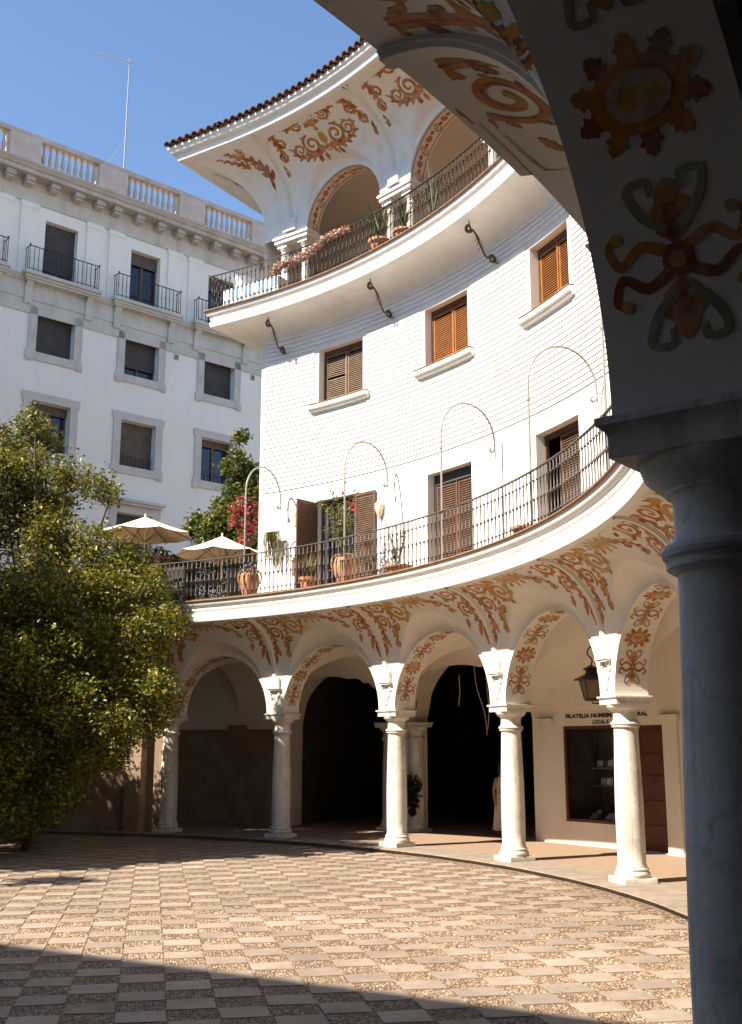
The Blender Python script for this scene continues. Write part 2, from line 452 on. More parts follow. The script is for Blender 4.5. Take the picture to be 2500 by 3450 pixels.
slabs = [t for t in cells if (t[0] + t[1]) % 2 == 0]
slabs.sort(key=lambda t: (0 if in_view(t[2]) else 1, t[2][0] ** 2 + t[2][1] ** 2))
variants = []
for k in range(8):
    m = MB(); r = random.Random(k)
    w, d = TW * .5 - .002, TD * .5 - .002
    pts = []
    for (sx, sy) in ((-1, -1), (1, -1), (1, 1), (-1, 1)):
        pts.append((sx * (w - r.uniform(0, .012)), sy * (d - r.uniform(0, .012))))
    h = .004
    bot = [(x, y, -.02) for x, y in pts]; top = [(x * .995, y * .995, h + r.uniform(-.0025, .0025)) for x, y in pts]
    m.grid([bot, top], close=True); m.add(top, [(0, 1, 2, 3)])
    me = bpy.data.meshes.new('paving_slab'); me.from_pydata(m.v, [], m.f); me.materials.append(M_SLAB); variants.append(me)
for (i, j, c) in slabs[:298]:
    o = link('paving_slab', variants[random.randrange(8)], plaza, (c[0], c[1], GZ), PA + random.choice((0, PI)) + random.uniform(-.012, .012))
rest = MB()
for (i, j, c) in slabs[298:]:
    me = variants[random.randrange(8)]
    rot = Matrix.Rotation(PA + random.uniform(-.012, .012), 3, 'Z')
    rest.add([tuple(rot @ v.co + Vector((c[0], c[1], GZ))) for v in me.vertices], [tuple(p.vertices) for p in me.polygons])
rest.build('far_paving_slabs', M_SLAB, plaza, kind='stuff')
# pebbles set on edge in the near squares
dome = [(0, 0, 1.0)] + [(.72 * math.cos(a), .72 * math.sin(a), .7) for a in np.linspace(0, 2 * PI, 6, endpoint=False)] + [(math.cos(a), math.sin(a), 0) for a in np.linspace(.5, .5 + 2 * PI, 6, endpoint=False)]
dome = np.array(dome)
df = [(0, 1 + k, 1 + (k + 1) % 6) for k in range(6)]
for k in range(6):
    a, b2 = 1 + k, 1 + (k + 1) % 6; c, d2 = 7 + k, 7 + (k + 1) % 6
    df += [(a, c, b2), (b2, c, d2)]
df = np.array(df)
Vs = []; Fs = []; off = 0
for (i, j, c) in cells:
    if (i + j) % 2 == 0 or not in_view(c) or math.hypot(*c) > 16.0: continue
    nx, ny = (14, 13) if math.hypot(*c) < 13 else (11, 10)
    for a in range(nx):
        for b2 in range(ny):
            u = (a + .5 + random.uniform(-.38, .38)) / nx; v = (b2 + .5 + random.uniform(-.38, .38)) / ny
            p = cell_xy(i, j, u, v)
            sx = TW / nx * random.uniform(.42, .62); sy = TD / ny * random.uniform(.42, .62); sz = random.uniform(.007, .013)
            ang = random.uniform(0, PI); ca, sa = math.cos(ang), math.sin(ang)
            q = dome * np.array([sx, sy, sz])
            V = np.stack([q[:, 0] * ca - q[:, 1] * sa + p[0], q[:, 0] * sa + q[:, 1] * ca + p[1], q[:, 2] + GZ - .008], 1)
            Vs.append(V); Fs.append(df + off); off += 13
np_mesh('pebbles', np.concatenate(Vs), np.concatenate(Fs), [M_PSTONE], plaza, smooth=True, kind='stuff')

# raised arcade floor with its kerb
PL0, PL1 = -72.0, 88.0
def lathe_arc(mb, prof, a0=PL0, a1=PL1, n=120, flip=False):
    """profile of (R,z) swept round the centre of the round building"""
    mb.grid([[P3(a0 + (a1 - a0) * i / n, R, z) for i in range(n + 1)] for R, z in prof], flip=flip)
pf = MB(); lathe_arc(pf, [(16.95, 0), (21.2, 0), (32, 0)], n=90)
floor = pf.build('arcade_floor', M_FLOOR, loc=(CX, CY, 0)); tag(floor, kind='structure')
sb_ = MB(); lathe_arc(sb_, [(16.953, .003), (17.55, .004)], n=120)
sb_.build('stone_border', M_BORDER, floor)
kb = MB()
ks = 64
kerb_me = None
step = 1.9
k = 0; a = PL0
kmb = MB(); w = step / 2 - .012
prof = [(16.45, -.12), (16.43, -.025), (16.39, -.022), (16.375, -.012), (16.385, .0005), (16.952, .0015)]
kmb.grid([[P3(t, R, z) for t in lin(-w, w, 3)] for R, z in prof])
for t in (-w, w):
    kmb.add([P3(t, R, z) for R, z in prof] + [P3(t, 16.952, -.12)], [tuple(range(len(prof) + 1))])
kme = kmb.build('kerb_stone', M_KERB, floor)
first = True
while a + step / 2 < PL1:
    o = kme if first else link('kerb_stone', kme.data, floor)
    first = False
    o.rotation_euler = (0, 0, rad(a + step / 2)); o.location = (0, 0, random.uniform(-.002, .002))
    a += step

rfl = MB(); lathe_arc(rfl, [(16.62, .0), (16.62, LIFTZ), (20.6, LIFTZ)], -72, -20, 50)
tag(rfl.build('raised_floor', M_DIMFLOOR, loc=(CX, CY, 0)), kind='structure')
# ------------------------------------------------------------------ the round building
B = thing('curved_building', 'white curved arcaded building with painted vaults, two iron balconies and tiled eaves', 'building', (CX, CY, 0))

COLS = [65.9, 53.9, 41.2, 28.25, 15.1, 2.4, -10.93, -24.4, -37.8, -51.1, -64.4]
LIFT = .23                 # the gallery round the camera stands one step higher
def lift_of(th): return LIFT if th < -20 else 0.0
R0, HA = 16.75, 2.96       # arcade face radius, abacus top
PIER = .265                # half width of a pier
ZR = 5.22                  # balcony rim

# --- columns
def square_prof(mb, prof):
    rows = [[(-s, -s, z), (s, -s, z), (s, s, z), (-s, s, z)] for s, z in prof]
    mb.grid(rows, close=True)
    mb.add(rows[-1], [(0, 1, 2, 3)]); mb.add(rows[0], [(3, 2, 1, 0)])
shaft = MB()
sp = [(.238, .24), (.236, .28)] + [(.224 + .012 * math.sin(PI * min(1, t * 1.15)) - .03 * t ** 1.6, .30 + 2.16 * t) for t in lin(0, 1, 10)]
shaft.lathe(sp, 28, cap=False)
cbase = MB()
square_prof(cbase, [(.283, 0), (.283, .088), (.279, .094)])
cbase.lathe([(.24, .09), (.272, .095), (.287, .125), (.287, .15), (.272, .178), (.252, .186), (.252, .20), (.262, .212), (.262, .226), (.246, .24), (.236, .262)], 28)
ccap = MB()
ccap.lathe([(.196, 2.44), (.214, 2.448), (.230, 2.458), (.232, 2.472), (.222, 2.484), (.222, 2.488), (.242, 2.496), (.248, 2.512), (.242, 2.530), (.220, 2.538), (.212, 2.550), (.203, 2.56), (.197, 2.60), (.197, 2.69), (.206, 2.705), (.222, 2.712), (.222, 2.722), (.25, 2.738), (.288, 2.772), (.302, 2.808), (.302, 2.822)], 28)
square_prof(ccap, [(.30, 2.82), (.303, 2.824), (.303, 2.888), (.306, 2.905), (.322, 2.925), (.335, 2.932), (.335, 2.957), (.332, 2.96)])
proto = []
def put_column(th, R):
    x, y, _ = P3(th, R, 0)
    if not proto:
        a = shaft.build('column', M_MARBLE, B, True, (x, y, 0), rad(th))
        b2 = cbase.build('column_base', M_MARBLE, a, True, angle=35); c = ccap.build('capital', M_MARBLE, a, True, angle=35)
        proto.append(a); return a
    c = copy_tree(proto[0], B); c.location = (x, y, lift_of(th)); c.rotation_euler = (0, 0, rad(th)); return c
for th in COLS: put_column(th, 17.05)

# --- cove surfaces, shared by both storeys
class Cove:
    def __init__(s, R0, zs, r, zc0, zr, depth, lun):
        s.R0, s.zs, s.r, s.zc0, s.zr, s.depth, s.lun = R0, zs, r, zc0, zr, depth, lun
    def oc(s, z):
        t = (z - s.zc0) / (s.zr - s.zc0)
        if t <= 0: return 0.0
        t = min(t, 1.0); return s.depth * (1 - math.sqrt(max(0, 1 - t * t)))
    def ol(s, u, z, half):
        r = s.rad(half)
        d = math.hypot(u, max(0, z - s.zs))
        t = (d - r - .05) / s.lun
        if t <= 0: return 0.0
        if t >= 1: return 9.0
        return s.depth * 1.25 * (1 - math.sqrt(1 - t * t))
    def rad(s, half): return s.r(half)
    def o(s, u, z, half): return min(s.oc(z), s.ol(u, z, half))
    def pt(s, thc, u, z, half, lift=0.0):
        o = s.o(u, z, half) + lift
        return P3(thc + math.degrees(u / s.R0), s.R0 - o, z)
    def qz(s, q): return s.zc0 + (s.zr - s.zc0) * math.sin(max(0, min(1, q)) * PI / 2)
    def cpt(s, thc, u, q, half, lift=.012):       # point of the cove at arc parameter q, pushed off along the cove's normal
        z = s.qz(q); a = max(0, min(1, q)) * PI / 2
        o = s.o(u, z, half)
        return P3(thc + math.degrees(u / s.R0), s.R0 - o - lift * math.cos(a), z - lift * math.sin(a))

LOW = Cove(R0, HA, lambda h: h - PIER, 3.62, ZR, 1.16, .42)
NEAR = Cove(R0, HA + LIFT, lambda h: h - PIER, 3.80, ZR, 1.16, .36)
def cove_of(thc): return NEAR if thc < -14 else LOW
def arch_mesh(cv, thc, half, nphi=72, nd=26):
    m = MB(); r = cv.rad(half); rows = []
    for i in range(nphi + 1):
        ph = PI * i / nphi; cx, sx = math.cos(ph), math.sin(ph)
        dm = half / abs(cx) if abs(cx) > 1e-6 else 1e9
        dz = (cv.zr - cv.zs) / sx if sx > 1e-6 else 1e9
        d1 = min(dm, dz)
        row = []
        for k in range(nd + 1):
            t = k / nd
            d = r + (d1 - r) * t
            row.append(cv.pt(thc, d * cx, cv.zs + d * sx, half))
        rows.append(row)
    m.grid(rows)
    return m
def soffit_mesh(cv, thc, half, depth, n=72):
    m = MB(); r = cv.rad(half)
    rows = []
    for k in range(n + 1):
        ph = PI * k / n; u, z = r * math.cos(ph), cv.zs + r * math.sin(ph)
        rows.append([P3(thc + math.degrees(u / cv.R0), R, z) for R in lin(cv.R0, cv.R0 + depth, 3)])
    m.grid(rows, flip=True)
    rv = half + .001                      # inner face ring
    rows = []
    for k in range(n + 1):
        ph = PI * k / n
        rows.append([P3(thc + math.degrees(d * math.cos(ph) / cv.R0), cv.R0 + depth, cv.zs + d * math.sin(ph)) for d in (r, rv)])
    m.grid(rows, flip=True)
    return m

# --- painted ornament: flat bands and leaves that lie on the cove
class Paint:
    def __init__(s, fn): s.m = MB(); s.fn = fn
    def ribbon(s, pts, w, mat):
        s.m.cur = mat; n = len(pts); L = []; Rr = []
        for i in range(n):
            a = pts[max(i - 1, 0)]; b2 = pts[min(i + 1, n - 1)]
            dx, dy = b2[0] - a[0], b2[1] - a[1]; l = math.hypot(dx, dy) or 1
            wi = w(i / (n - 1)) / 2 if callable(w) else w / 2
            L.append((pts[i][0] - dy / l * wi, pts[i][1] + dx / l * wi)); Rr.append((pts[i][0] + dy / l * wi, pts[i][1] - dx / l * wi))
        s.m.grid([[s.fn(*p, .0022 + .0006 * mat) for p in L], [s.fn(*p, .0022 + .0006 * mat) for p in Rr]])
    def leaf(s, x, y, ang, L, w, mat):
        s.m.cur = mat; c, sn = math.cos(ang), math.sin(ang)
        sh = [(0, 0), (.25, .42), (.38, .30), (.55, .5), (.68, .28), (.82, .3), (1, .02), (.82, -.22), (.66, -.26), (.5, -.46), (.36, -.28), (.22, -.36)]
        pts = [(x + (a * L) * c - (b2 * w) * sn, y + (a * L) * sn + (b2 * w) * c) for a, b2 in sh]
        ctr = (x + .45 * L * c, y + .45 * L * sn)
        v = [s.fn(*ctr, .0028 + .0006 * mat)] + [s.fn(*p, .0028 + .0006 * mat) for p in pts]
        s.m.add(v, [(0, k + 1, (k + 1) % 12 + 1) for k in range(12)])
    def disc(s, x, y, rx, ry, mat, ang=0.0, lift=.0):
        s.m.cur = mat; c, sn = math.cos(ang), math.sin(ang); n = 12
        pts = []
        for k in range(n):
            a = 2 * PI * k / n; px, py = rx * math.cos(a), ry * math.sin(a)
            pts.append((x + px * c - py * sn, y + px * sn + py * c))
        v = [s.fn(x, y, .0034 + .0006 * mat + lift)] + [s.fn(*p, .0034 + .0006 * mat + lift) for p in pts]
        s.m.add(v, [(0, k + 1, (k + 1) % n + 1) for k in range(n)])
    def spiral(s, x, y, r, a0, turns, mats=(0, 1), hand=1, wmax=.075):
        n = int(26 * turns); pts = []
        for i in range(n + 1):
            t = i / n; rr = r * (1 - t) ** .9 + r * .08
            a = a0 + hand * t * turns * 2 * PI
            pts.append((x + rr * math.cos(a), y + rr * math.sin(a)))
        s.ribbon(pts, lambda t: wmax * (.25 + .75 * math.sin(PI * min(1, .15 + t * .95))), mats[0])
        s.ribbon(pts[:n // 2], lambda t: wmax * .28, mats[1])
        for k in range(3, n - 6, 4):                       # acanthus lobes on the outer side
            t = k / n; px, py = pts[k]; qx, qy = pts[k + 1]
            ang = math.atan2(qy - py, qx - px) - hand * .9
            s.leaf(px, py, ang, r * .5 * (1 - .7 * t), r * .34 * (1 - .7 * t), mats[(k // 4) % 2])
        s.disc(pts[-1][0], pts[-1][1], r * .2, r * .2, 2)
        return pts
    def scroll(s, x, y, r, a0, hand, w, gold=False):
        """rolled acanthus: a broad band winding in to an eye, with pointed lobes on its outer edge and a dark inner line"""
        n = 44; turns = 1.55; pts = []
        for i in range(n + 1):
            t = i / n; rr = r * (1 - .80 * t); a = a0 + hand * t * turns * 2 * PI
            pts.append((x + rr * math.cos(a), y + rr * math.sin(a)))
        main = 2 if gold else 0; w = w * .62
        s.ribbon(pts, lambda t: w * (.55 + .45 * math.sin(PI * min(1, .12 + t * .8))), main)
        inn = [(x + (px - x) * .90, y + (py - y) * .90) for px, py in pts[1:int(n * .72)]]
        s.ribbon(inn, lambda t: w * .26, 1)
        for k in range(2, int(n * .50), 4):
            px, py = pts[k]; ox, oy = (px - x), (py - y); l = math.hypot(ox, oy) or 1
            ang = math.atan2(oy, ox) + hand * 1.15; sc = 1 - .6 * k / n
            s.leaf(px + ox / l * w * .15, py + oy / l * w * .15, ang, r * .50 * sc, r * .26 * sc, (main, 1)[(k // 4) % 2])
        s.disc(pts[-1][0], pts[-1][1], r * .15, r * .15, 1 if gold else 2)
    def acanthus(s, pts, w, main=0):
        P = catmull(pts, 7); n = len(P)
        s.ribbon(P, lambda t: w * (1 - .75 * t), main)
        s.ribbon(P[:-2], lambda t: w * .22 * (1 - .6 * t), 1 if main != 1 else 0)
        for k in range(1, n - 1, 2):
            t = k / n; a = math.atan2(P[k][1] - P[k - 1][1], P[k][0] - P[k - 1][0])
            for sd in (1, -1):
                if (k // 2 + (sd > 0)) % 2: s.leaf(P[k][0] + math.cos(a + sd * PI / 2) * w * .25 * (1 - t), P[k][1] + math.sin(a + sd * PI / 2) * w * .25 * (1 - t), a + sd * .6, w * 1.55 * (1 - .55 * t), w * .95 * (1 - .5 * t), (main, 1)[(k // 4) % 2])
    def stem(s, pts, w0, mat=0, lobes=True, hand=1):
        P = catmull(pts, 8); n = len(P)
        s.ribbon(P, lambda t: w0 * (1 - .82 * t), mat)
        if lobes:
            for k in range(2, n - 2, 3):
                t = k / n; a = math.atan2(P[k + 1][1] - P[k][1], P[k + 1][0] - P[k][0])
                for sd in (1, -1):
                    s.leaf(P[k][0], P[k][1], a + sd * .75, w0 * 1.9 * (1 - .6 * t), w0 * 1.1 * (1 - .6 * t), (k // 3 + (sd > 0)) % 2)
def catmull(p, n):
    out = []; q = [p[0]] + list(p) + [p[-1]]
    for i in range(1, len(q) - 2):
        for k in range(n):
            t = k / n; r = []
            for d in range(len(p[0])):
                a, b2, c, e = q[i - 1][d], q[i][d], q[i + 1][d], q[i + 2][d]
                r.append(.5 * (2 * b2 + (c - a) * t + (2 * a - 5 * b2 + 4 * c - e) * t * t + (3 * b2 - a - 3 * c + e) * t ** 3))
            out.append(tuple(r))
    out.append(tuple(p[-1])); return out
PAINTS = [M_OCHRE, M_RED, M_GOLD, M_GREYG, M_LINE]

def paint_low(thc, half, LOW=None):
    k = half / 1.84
    S = 2.2                                               # length of the cove's curve
    fn = lambda x, y, l: LOW.cpt(thc, x, y / S, half, l)
    p = Paint(fn)
    for sg in (1, -1):
        X = lambda x: sg * x * k
        # acanthus strip beside the rib: two scrolls above, running out to a point over the pier
        p.scroll(X(1.30), 1.80, .27, PI / 2 + sg * .5, sg, .14)
        p.scroll(X(1.44), 1.28, .21, -PI / 2 - sg * .3, -sg, .12)
        p.acanthus([(X(1.64), 2.12), (X(1.66), 1.70), (X(1.62), 1.35), (X(1.60), 1.05), (X(1.68), .78), (X(1.735), .50)], .13)
        for (x, y, a_, L) in ((1.02, 2.04, .4, .32), (1.62, .92, -1.9, .30), (1.66, .72, -1.2, .28), (1.30, 1.05, -1.9, .24)):
            p.leaf(X(x), y, a_ if sg > 0 else PI - a_, L, .15, 0)
        p.ribbon(catmull([(X(.02), 2.14), (X(.5), 2.12), (X(1.1), 2.12)], 6), .016, 4)
    # one large scroll with its stem and little base over the left haunch
    p.scroll(.74 * k, 1.52, .30, PI * .9, 1, .16, gold=True)
    p.acanthus([(.56 * k, 1.84), (.80 * k, 1.88), (1.02 * k, 1.66), (1.06 * k, 1.40), (1.10 * k, 1.18)], .13, 2)
    p.ribbon([(.98 * k, 1.14), (1.26 * k, 1.08)], .10, 0); p.ribbon([(1.02 * k, 1.05), (1.24 * k, 1.0)], .05, 1)
    p.acanthus([(1.14 * k, 1.0), (1.26 * k, .86), (1.24 * k, .74)], .09, 2); p.scroll(1.26 * k, .72, .09, PI / 2, -1, .065)
    # cartouche at the crown with drawn outlines and sprays
    p.disc(-.02, 1.80, .36 * k, .15, 4); p.disc(-.02, 1.80, .28 * k, .10, 2, lift=.002); p.disc(-.06, 1.805, .14 * k, .04, 0, lift=.003)
    for a in range(12):
        an = 2 * PI * a / 12; p.leaf(-.02 + .35 * k * math.cos(an), 1.80 + .14 * math.sin(an), an, .16, .12, (4, 0, 2)[a % 3])
    for (x0_, y0_, x1_, y1_) in ((.32, 1.98, .62, 2.08), (-.34, 1.97, -.95, 2.05), (-.30, 1.78, -.92, 1.58)):
        p.ribbon(catmull([(x0_ * k, y0_), ((x0_ + x1_) / 2 * k, (y0_ + y1_) / 2 + .03), (x1_ * k, y1_)], 5), .022, 4)
    p.acanthus([(-.40 * k, 1.74), (-.66 * k, 1.60), (-.90 * k, 1.46), (-1.08 * k, 1.24)], .09, 0)
    for (x, y, a_) in ((-.55, 1.55, 3.6), (-.72, 1.76, 2.6), (-.88, 1.36, 3.9), (-.98, 1.56, 2.9), (.34, 1.60, .3), (.40, 1.46, -.3)):
        p.leaf(x * k, y, a_, .2, .13, random.choice((0, 1, 3)))
    return p.m
def paint_soffit(cv, thc, half, depth, mats=(0, 1, 2, 3), band=False):
    r = cv.rad(half) - .0005; Lh = PI * r
    def fn(x, y, l):                                      # x along the curve, y across
        ph = x / r; rr = r - l
        u, z = rr * math.cos(ph), cv.zs + rr * math.sin(ph)
        return P3(thc + math.degrees(u / cv.R0), cv.R0 + depth / 2 + y, z)
    p = Paint(fn); w = depth
    if band:
        for sd in (-.36, .36): p.ribbon([(x, sd * w) for x in lin(.05, Lh - .05, 40)], .03, 1)
        n = 13
        for i in range(n):
            x = Lh * (i + .5) / n
            if i % 2: p.disc(x, 0, .09, .09, 0); p.leaf(x - .1, .02, PI, .14, .12, 1); p.leaf(x + .1, -.02, 0, .14, .12, 1)
            else:
                p.spiral(x, .05, .09, 0, 1.2, (0, 1), 1, .04); p.spiral(x + .04, -.06, .08, PI, 1.2, (2, 1), -1, .04)
        return p.m
    n = 9; pitch = (Lh - .44) / n
    for i in range(n):
        x = .22 + pitch * (i + .5)
        if i % 2 == 0:
            p.disc(x, 0, .06, .055, 1); p.disc(x, 0, .03, .03, 2, lift=.002)
            for dx in (1, -1):
                p.leaf(x + dx * .05, 0, 0 if dx > 0 else PI, .22, .17, 0); p.leaf(x + dx * .06, 0, 0 if dx > 0 else PI, .14, .09, 1)
                for sg in (1, -1):
                    p.ribbon(catmull([(x + dx * .03, sg * .03), (x + dx * .07, sg * .12), (x + dx * .02, sg * .20), (x + dx * .09, sg * .235), (x + dx * .12, sg * .20)], 5), lambda t: .042 * (1 - .5 * t), 0 if dx > 0 else 1)
                    p.disc(x + dx * .115, sg * .20, .022, .022, 2)
                    p.ribbon(catmull([(x + dx * .10, sg * .02), (x + dx * .17, sg * .10), (x + dx * .26, sg * .13), (x + dx * .27, sg * .06), (x + dx * .22, sg * .055)], 5), lambda t: .036 * (1 - .45 * t), 3)
        else:
            p.disc(x, 0, .125, .17, 0)
            for a in range(10):
                an = 2 * PI * a / 10; p.leaf(x + .10 * math.cos(an), .14 * math.sin(an), an, .10, .09, a % 2)
            p.disc(x, 0, .085, .115, 4, lift=.0015); p.disc(x, 0, .05, .075, 2, lift=.003)
    return p.m

bays = list(zip(COLS[:-1], COLS[1:]))
def bay_half(a, b2): return rad(abs(a - b2)) * R0 / 2
bays_c = [((a + b2) / 2, bay_half(a, b2)) for a, b2 in bays]
for thc, half in bays_c:
    cv_ = cove_of(thc)
    m = arch_mesh(cv_, thc, half, 110, 36)
    ar = m.build('arch', M_CREAM, B, True, angle=50)
    s2 = soffit_mesh(cv_, thc, half, .60); s2.build('arch_soffit', M_CREAM, ar)
    if thc > -60:
        paint_low(thc, half, cv_).build('painted_scrollwork', PAINTS, ar)
        paint_soffit(cv_, thc, half, .60).build('painted_soffit_flowers', PAINTS, ar)
# ribs and consoles above each pier
rib = MB()
prof = []
for q in lin(.02, 1, 18):
    z = LOW.qz(q); prof.append((R0 - LOW.oc(z), z, q))
for s in (-1, 1): pass
rows = []
for (R, z, q) in prof:
    a = q * PI / 2; o = .045
    rows.append([P3(math.degrees(t / R0), R - l * math.cos(a), z - l * math.sin(a)) for t, l in ((-.075, -.03), (-.075, .018), (-.055, .022), (-.05, .045), (.05, .045), (.055, .022), (.075, .018), (.075, -.03))])
rib.grid(rows)
con = MB()
def cbox(mb, hw, o0, o1, z0, z1): mb.box(-hw, hw, R0 - o1, R0 - o0, z0, z1, lambda x, y, z: P3(math.degrees(x / R0), y, z))
cbox(con, .17, -.02, .085, 3.60, 3.82); cbox(con, .20, -.02, .115, 3.56, 3.602); cbox(con, .18, -.02, .09, 3.525, 3.562)
drop = MB()
for sg in (1, -1):
    pts = catmull([(sg * .15, 3.52), (sg * .12, 3.45), (sg * .16, 3.40), (sg * .10, 3.36), (sg * .10, 3.29), (sg * .05, 3.22), (sg * .02, 3.14)], 5)
    drop.tube([P3(math.degrees(x / R0), R0 - .012, z) for x, z in pts], [.026 - .0004 * i for i in range(len(pts))], 5)
drop.lathe([(.0, -.04), (.03, -.02), (.034, 0), (.02, .03), (0, .045)], 8, P3(0, R0 - .012, 3.10), cap=False)
rib_o = con_o = None
for th in COLS:
    if rib_o is None:
        rib_o = rib.build('rib', M_CREAM, B, True, angle=40); con_o = con.build('console', M_CORN, B); dr = drop.build('console_drop', M_CORN, con_o, True)
        r_, c_ = rib_o, con_o
    else:
        r_ = copy_tree(rib_o, B); c_ = copy_tree(con_o, B) if th > -20 else r_
    r_.rotation_euler = (0, 0, rad(th)); c_.rotation_euler = (0, 0, rad(th))
# end of the arcade: pier and solid wall to the left of the last column
pm = MB()
plate(pm, lin(65.9, 88, 16), lin(0, 5.22, 6), [], lambda t, y, z: P3(t, 17.0 + y - (.0 if z < 3.7 else LOW.oc(z)), z))
pm.build('end_wall', M_BRICKY, B)
pm = MB(); pm.box(-.24, .24, 16.72, 17.2, 0, 4.2, lambda x, y, z: P3(69.0 + math.degrees(x / 17), y, z)); pm.build('end_pier', M_BRICKY, B)

# --- vaulted gallery behind the columns
RB = 20.5
OPEN = [(38.2, 49.2), (51.8, 60.8)]
def open_top(t):
    for a, b2 in OPEN:
        if a - 1e-6 <= t <= b2 + 1e-6:
            c = (a + b2) / 2; hw = rad(b2 - a) * RB / 2; u = rad(t - c) * RB
            return 2.80 + math.sqrt(max(0, hw * hw - u * u)) * .95
    return None
vm = MB(); vn = MB()
for thc, half in bays_c:
    nu, nv = 44, 28; v0, v1 = R0 + .60, RB; hv = (v1 - v0) / 2
    rows = []
    for i in range(nv + 1):
        v = -hv + 2 * hv * i / nv; R = v0 + hv + v; row = []
        for j in range(nu + 1):
            u = half * (-1 + 2 * j / nu)
            z1 = math.sqrt(max(0, half * half - u * u)) * min(1, 1.84 / half); z2 = math.sqrt(max(0, hv * hv - v * v)) * .98 - .06; z3 = 0
            tq = thc + math.degrees(u / R0)
            if 34 < thc < 63:
                z1 *= 1 - max(0, min(1, v / hv + .05))
                zo = open_top(tq)
                if zo: z3 = (zo - HA + .14) * max(0, min(1, v / hv * 1.02))
            z = HA + (LIFT if thc < -14 else 0) + max(z1, z2, z3)
            row.append(P3(thc + math.degrees(u / R0), R, z))
        rows.append(row)
    (vn if thc < -14 else vm).grid(rows)
vm.build('groin_vault', M_VAULT, B, True, angle=60)
vn.build('groin_vault', M_DIMWALL, B, True, angle=60)
# back wall with two open archways into the passage
bw = MB()
ths = sorted(set([round(t, 3) for t in lin(PL0, PL1, 160)] + [t for o in OPEN for t in o]))
ths = sorted(set(ths) | set(round(o[0] + (o[1] - o[0]) * k / 20, 4) for o in OPEN for k in range(21)))
SHOPW = (30.6, 35.45, .50, 2.62); SHOPD = (26.6, 28.95, .02, 2.60)
bwn = MB()
plain = [t for t in ths]
for i in range(len(ths) - 1):
    t0, t1 = ths[i], ths[i + 1]; tm = (t0 + t1) / 2
    z0, z1 = open_top(t0), open_top(t1)
    inside = any(a < tm < b2 for a, b2 in OPEN)
    if SHOPD[0] - .3 < tm < SHOPW[1] + .3: continue
    if tm < -14: bwn.add([P3(t0, RB, 0), P3(t1, RB, 0), P3(t1, RB, 5.2), P3(t0, RB, 5.2)], [(0, 1, 2, 3)]); continue
    if inside: bw.add([P3(t0, RB, z0 or 2.8), P3(t1, RB, z1 or 2.8), P3(t1, RB, 5.2), P3(t0, RB, 5.2)], [(0, 1, 2, 3)])
    else: bw.add([P3(t0, RB, 0), P3(t1, RB, 0), P3(t1, RB, 5.2), P3(t0, RB, 5.2)], [(0, 1, 2, 3)])
sh0 = max(t for t in ths if t <= SHOPD[0] - .3 + .6); 
tl = [t for t in ths]
lo = min([ths[i] for i in range(len(ths) - 1) if SHOPD[0] - .3 < (ths[i] + ths[i + 1]) / 2 < SHOPW[1] + .3])
hi = max([ths[i + 1] for i in range(len(ths) - 1) if SHOPD[0] - .3 < (ths[i] + ths[i + 1]) / 2 < SHOPW[1] + .3])
plate(bw, lin(lo, hi, 12), [0, 2.6, 5.2], [SHOPW, SHOPD], lambda t, y, z: P3(t, RB + y, z), 0, .16)
for a, b2 in OPEN:                                        # reveals of the archways, .55 deep
    n = 24; curve = [(a, 0.0)] + [(a + (b2 - a) * k / n, open_top(a + (b2 - a) * k / n)) for k in range(n + 1)] + [(b2, 0.0)]
    bw.grid([[P3(t, RB, z) for t, z in curve], [P3(t, RB + .55, z) for t, z in curve]])
bw.build('back_wall', M_VAULT, B); bwn.build('back_wall', M_DIMWALL, B)
q = MB(); q.grid([[P3(-66.5, R, z) for R in (16.5, 21.2)] for z in (0, 5.22)]); q.build('added_gallery_end', M_DIMWALL, B)  # added unseen wall, keeps sky light from leaking into the gallery
ws = MB(); plate(ws, lin(61.0, 87.5, 22), [0, 2.66], [], lambda t, y, z: P3(t, RB - .03, z)); ws.build('wainscot', M_BRICKY, B)
imp = MB(); imp.box(-.30, .30, RB - .10, RB + .02, 2.72, 2.80, lambda x, y, z: P3(math.degrees(x / RB), y, z)); imp.box(-.27, .27, RB - .07, RB + .02, 2.66, 2.722, lambda x, y, z: P3(math.degrees(x / RB), y, z))
imp.box(-.22, .22, RB - .045, RB + .02, 0, 2.662, lambda x, y, z: P3(math.degrees(x / RB), y, z))
io = None
for th in [26.0, 15.1, 2.4, -10.93, -24.4, -37.8, -51.1]:
    if io is None: io = imp.build('wall_pilaster', M_VAULT, B); q = io
    else: q = copy_tree(io, B)
    q.rotation_euler = (0, 0, rad(th))
bp = MB(); bp.box(-.26, .26, RB - .075, RB + .02, 0, 2.66, lambda x, y, z: P3(math.degrees(x / RB), y, z)); bp.box(-.30, .30, RB - .11, RB + .02, 2.66, 2.78, lambda x, y, z: P3(math.degrees(x / RB), y, z))
bpo = bp.build('wall_pilaster', M_BRICKY, B, rotz=rad(65.9)); q = copy_tree(bpo, B); q.rotation_euler = (0, 0, rad(78))
jm = MB(); jm.box(-.34, .16, RB - .10, RB + .3, 2.72, 2.80, lambda x, y, z: P3(37.2 + math.degrees(x / RB), y, z)); jm.build('impost', M_CREAM, B)
for t_ in (51.7, 49.3):
    c_ = put_column(t_, RB + .12); c_.scale = (1, 1, .945)
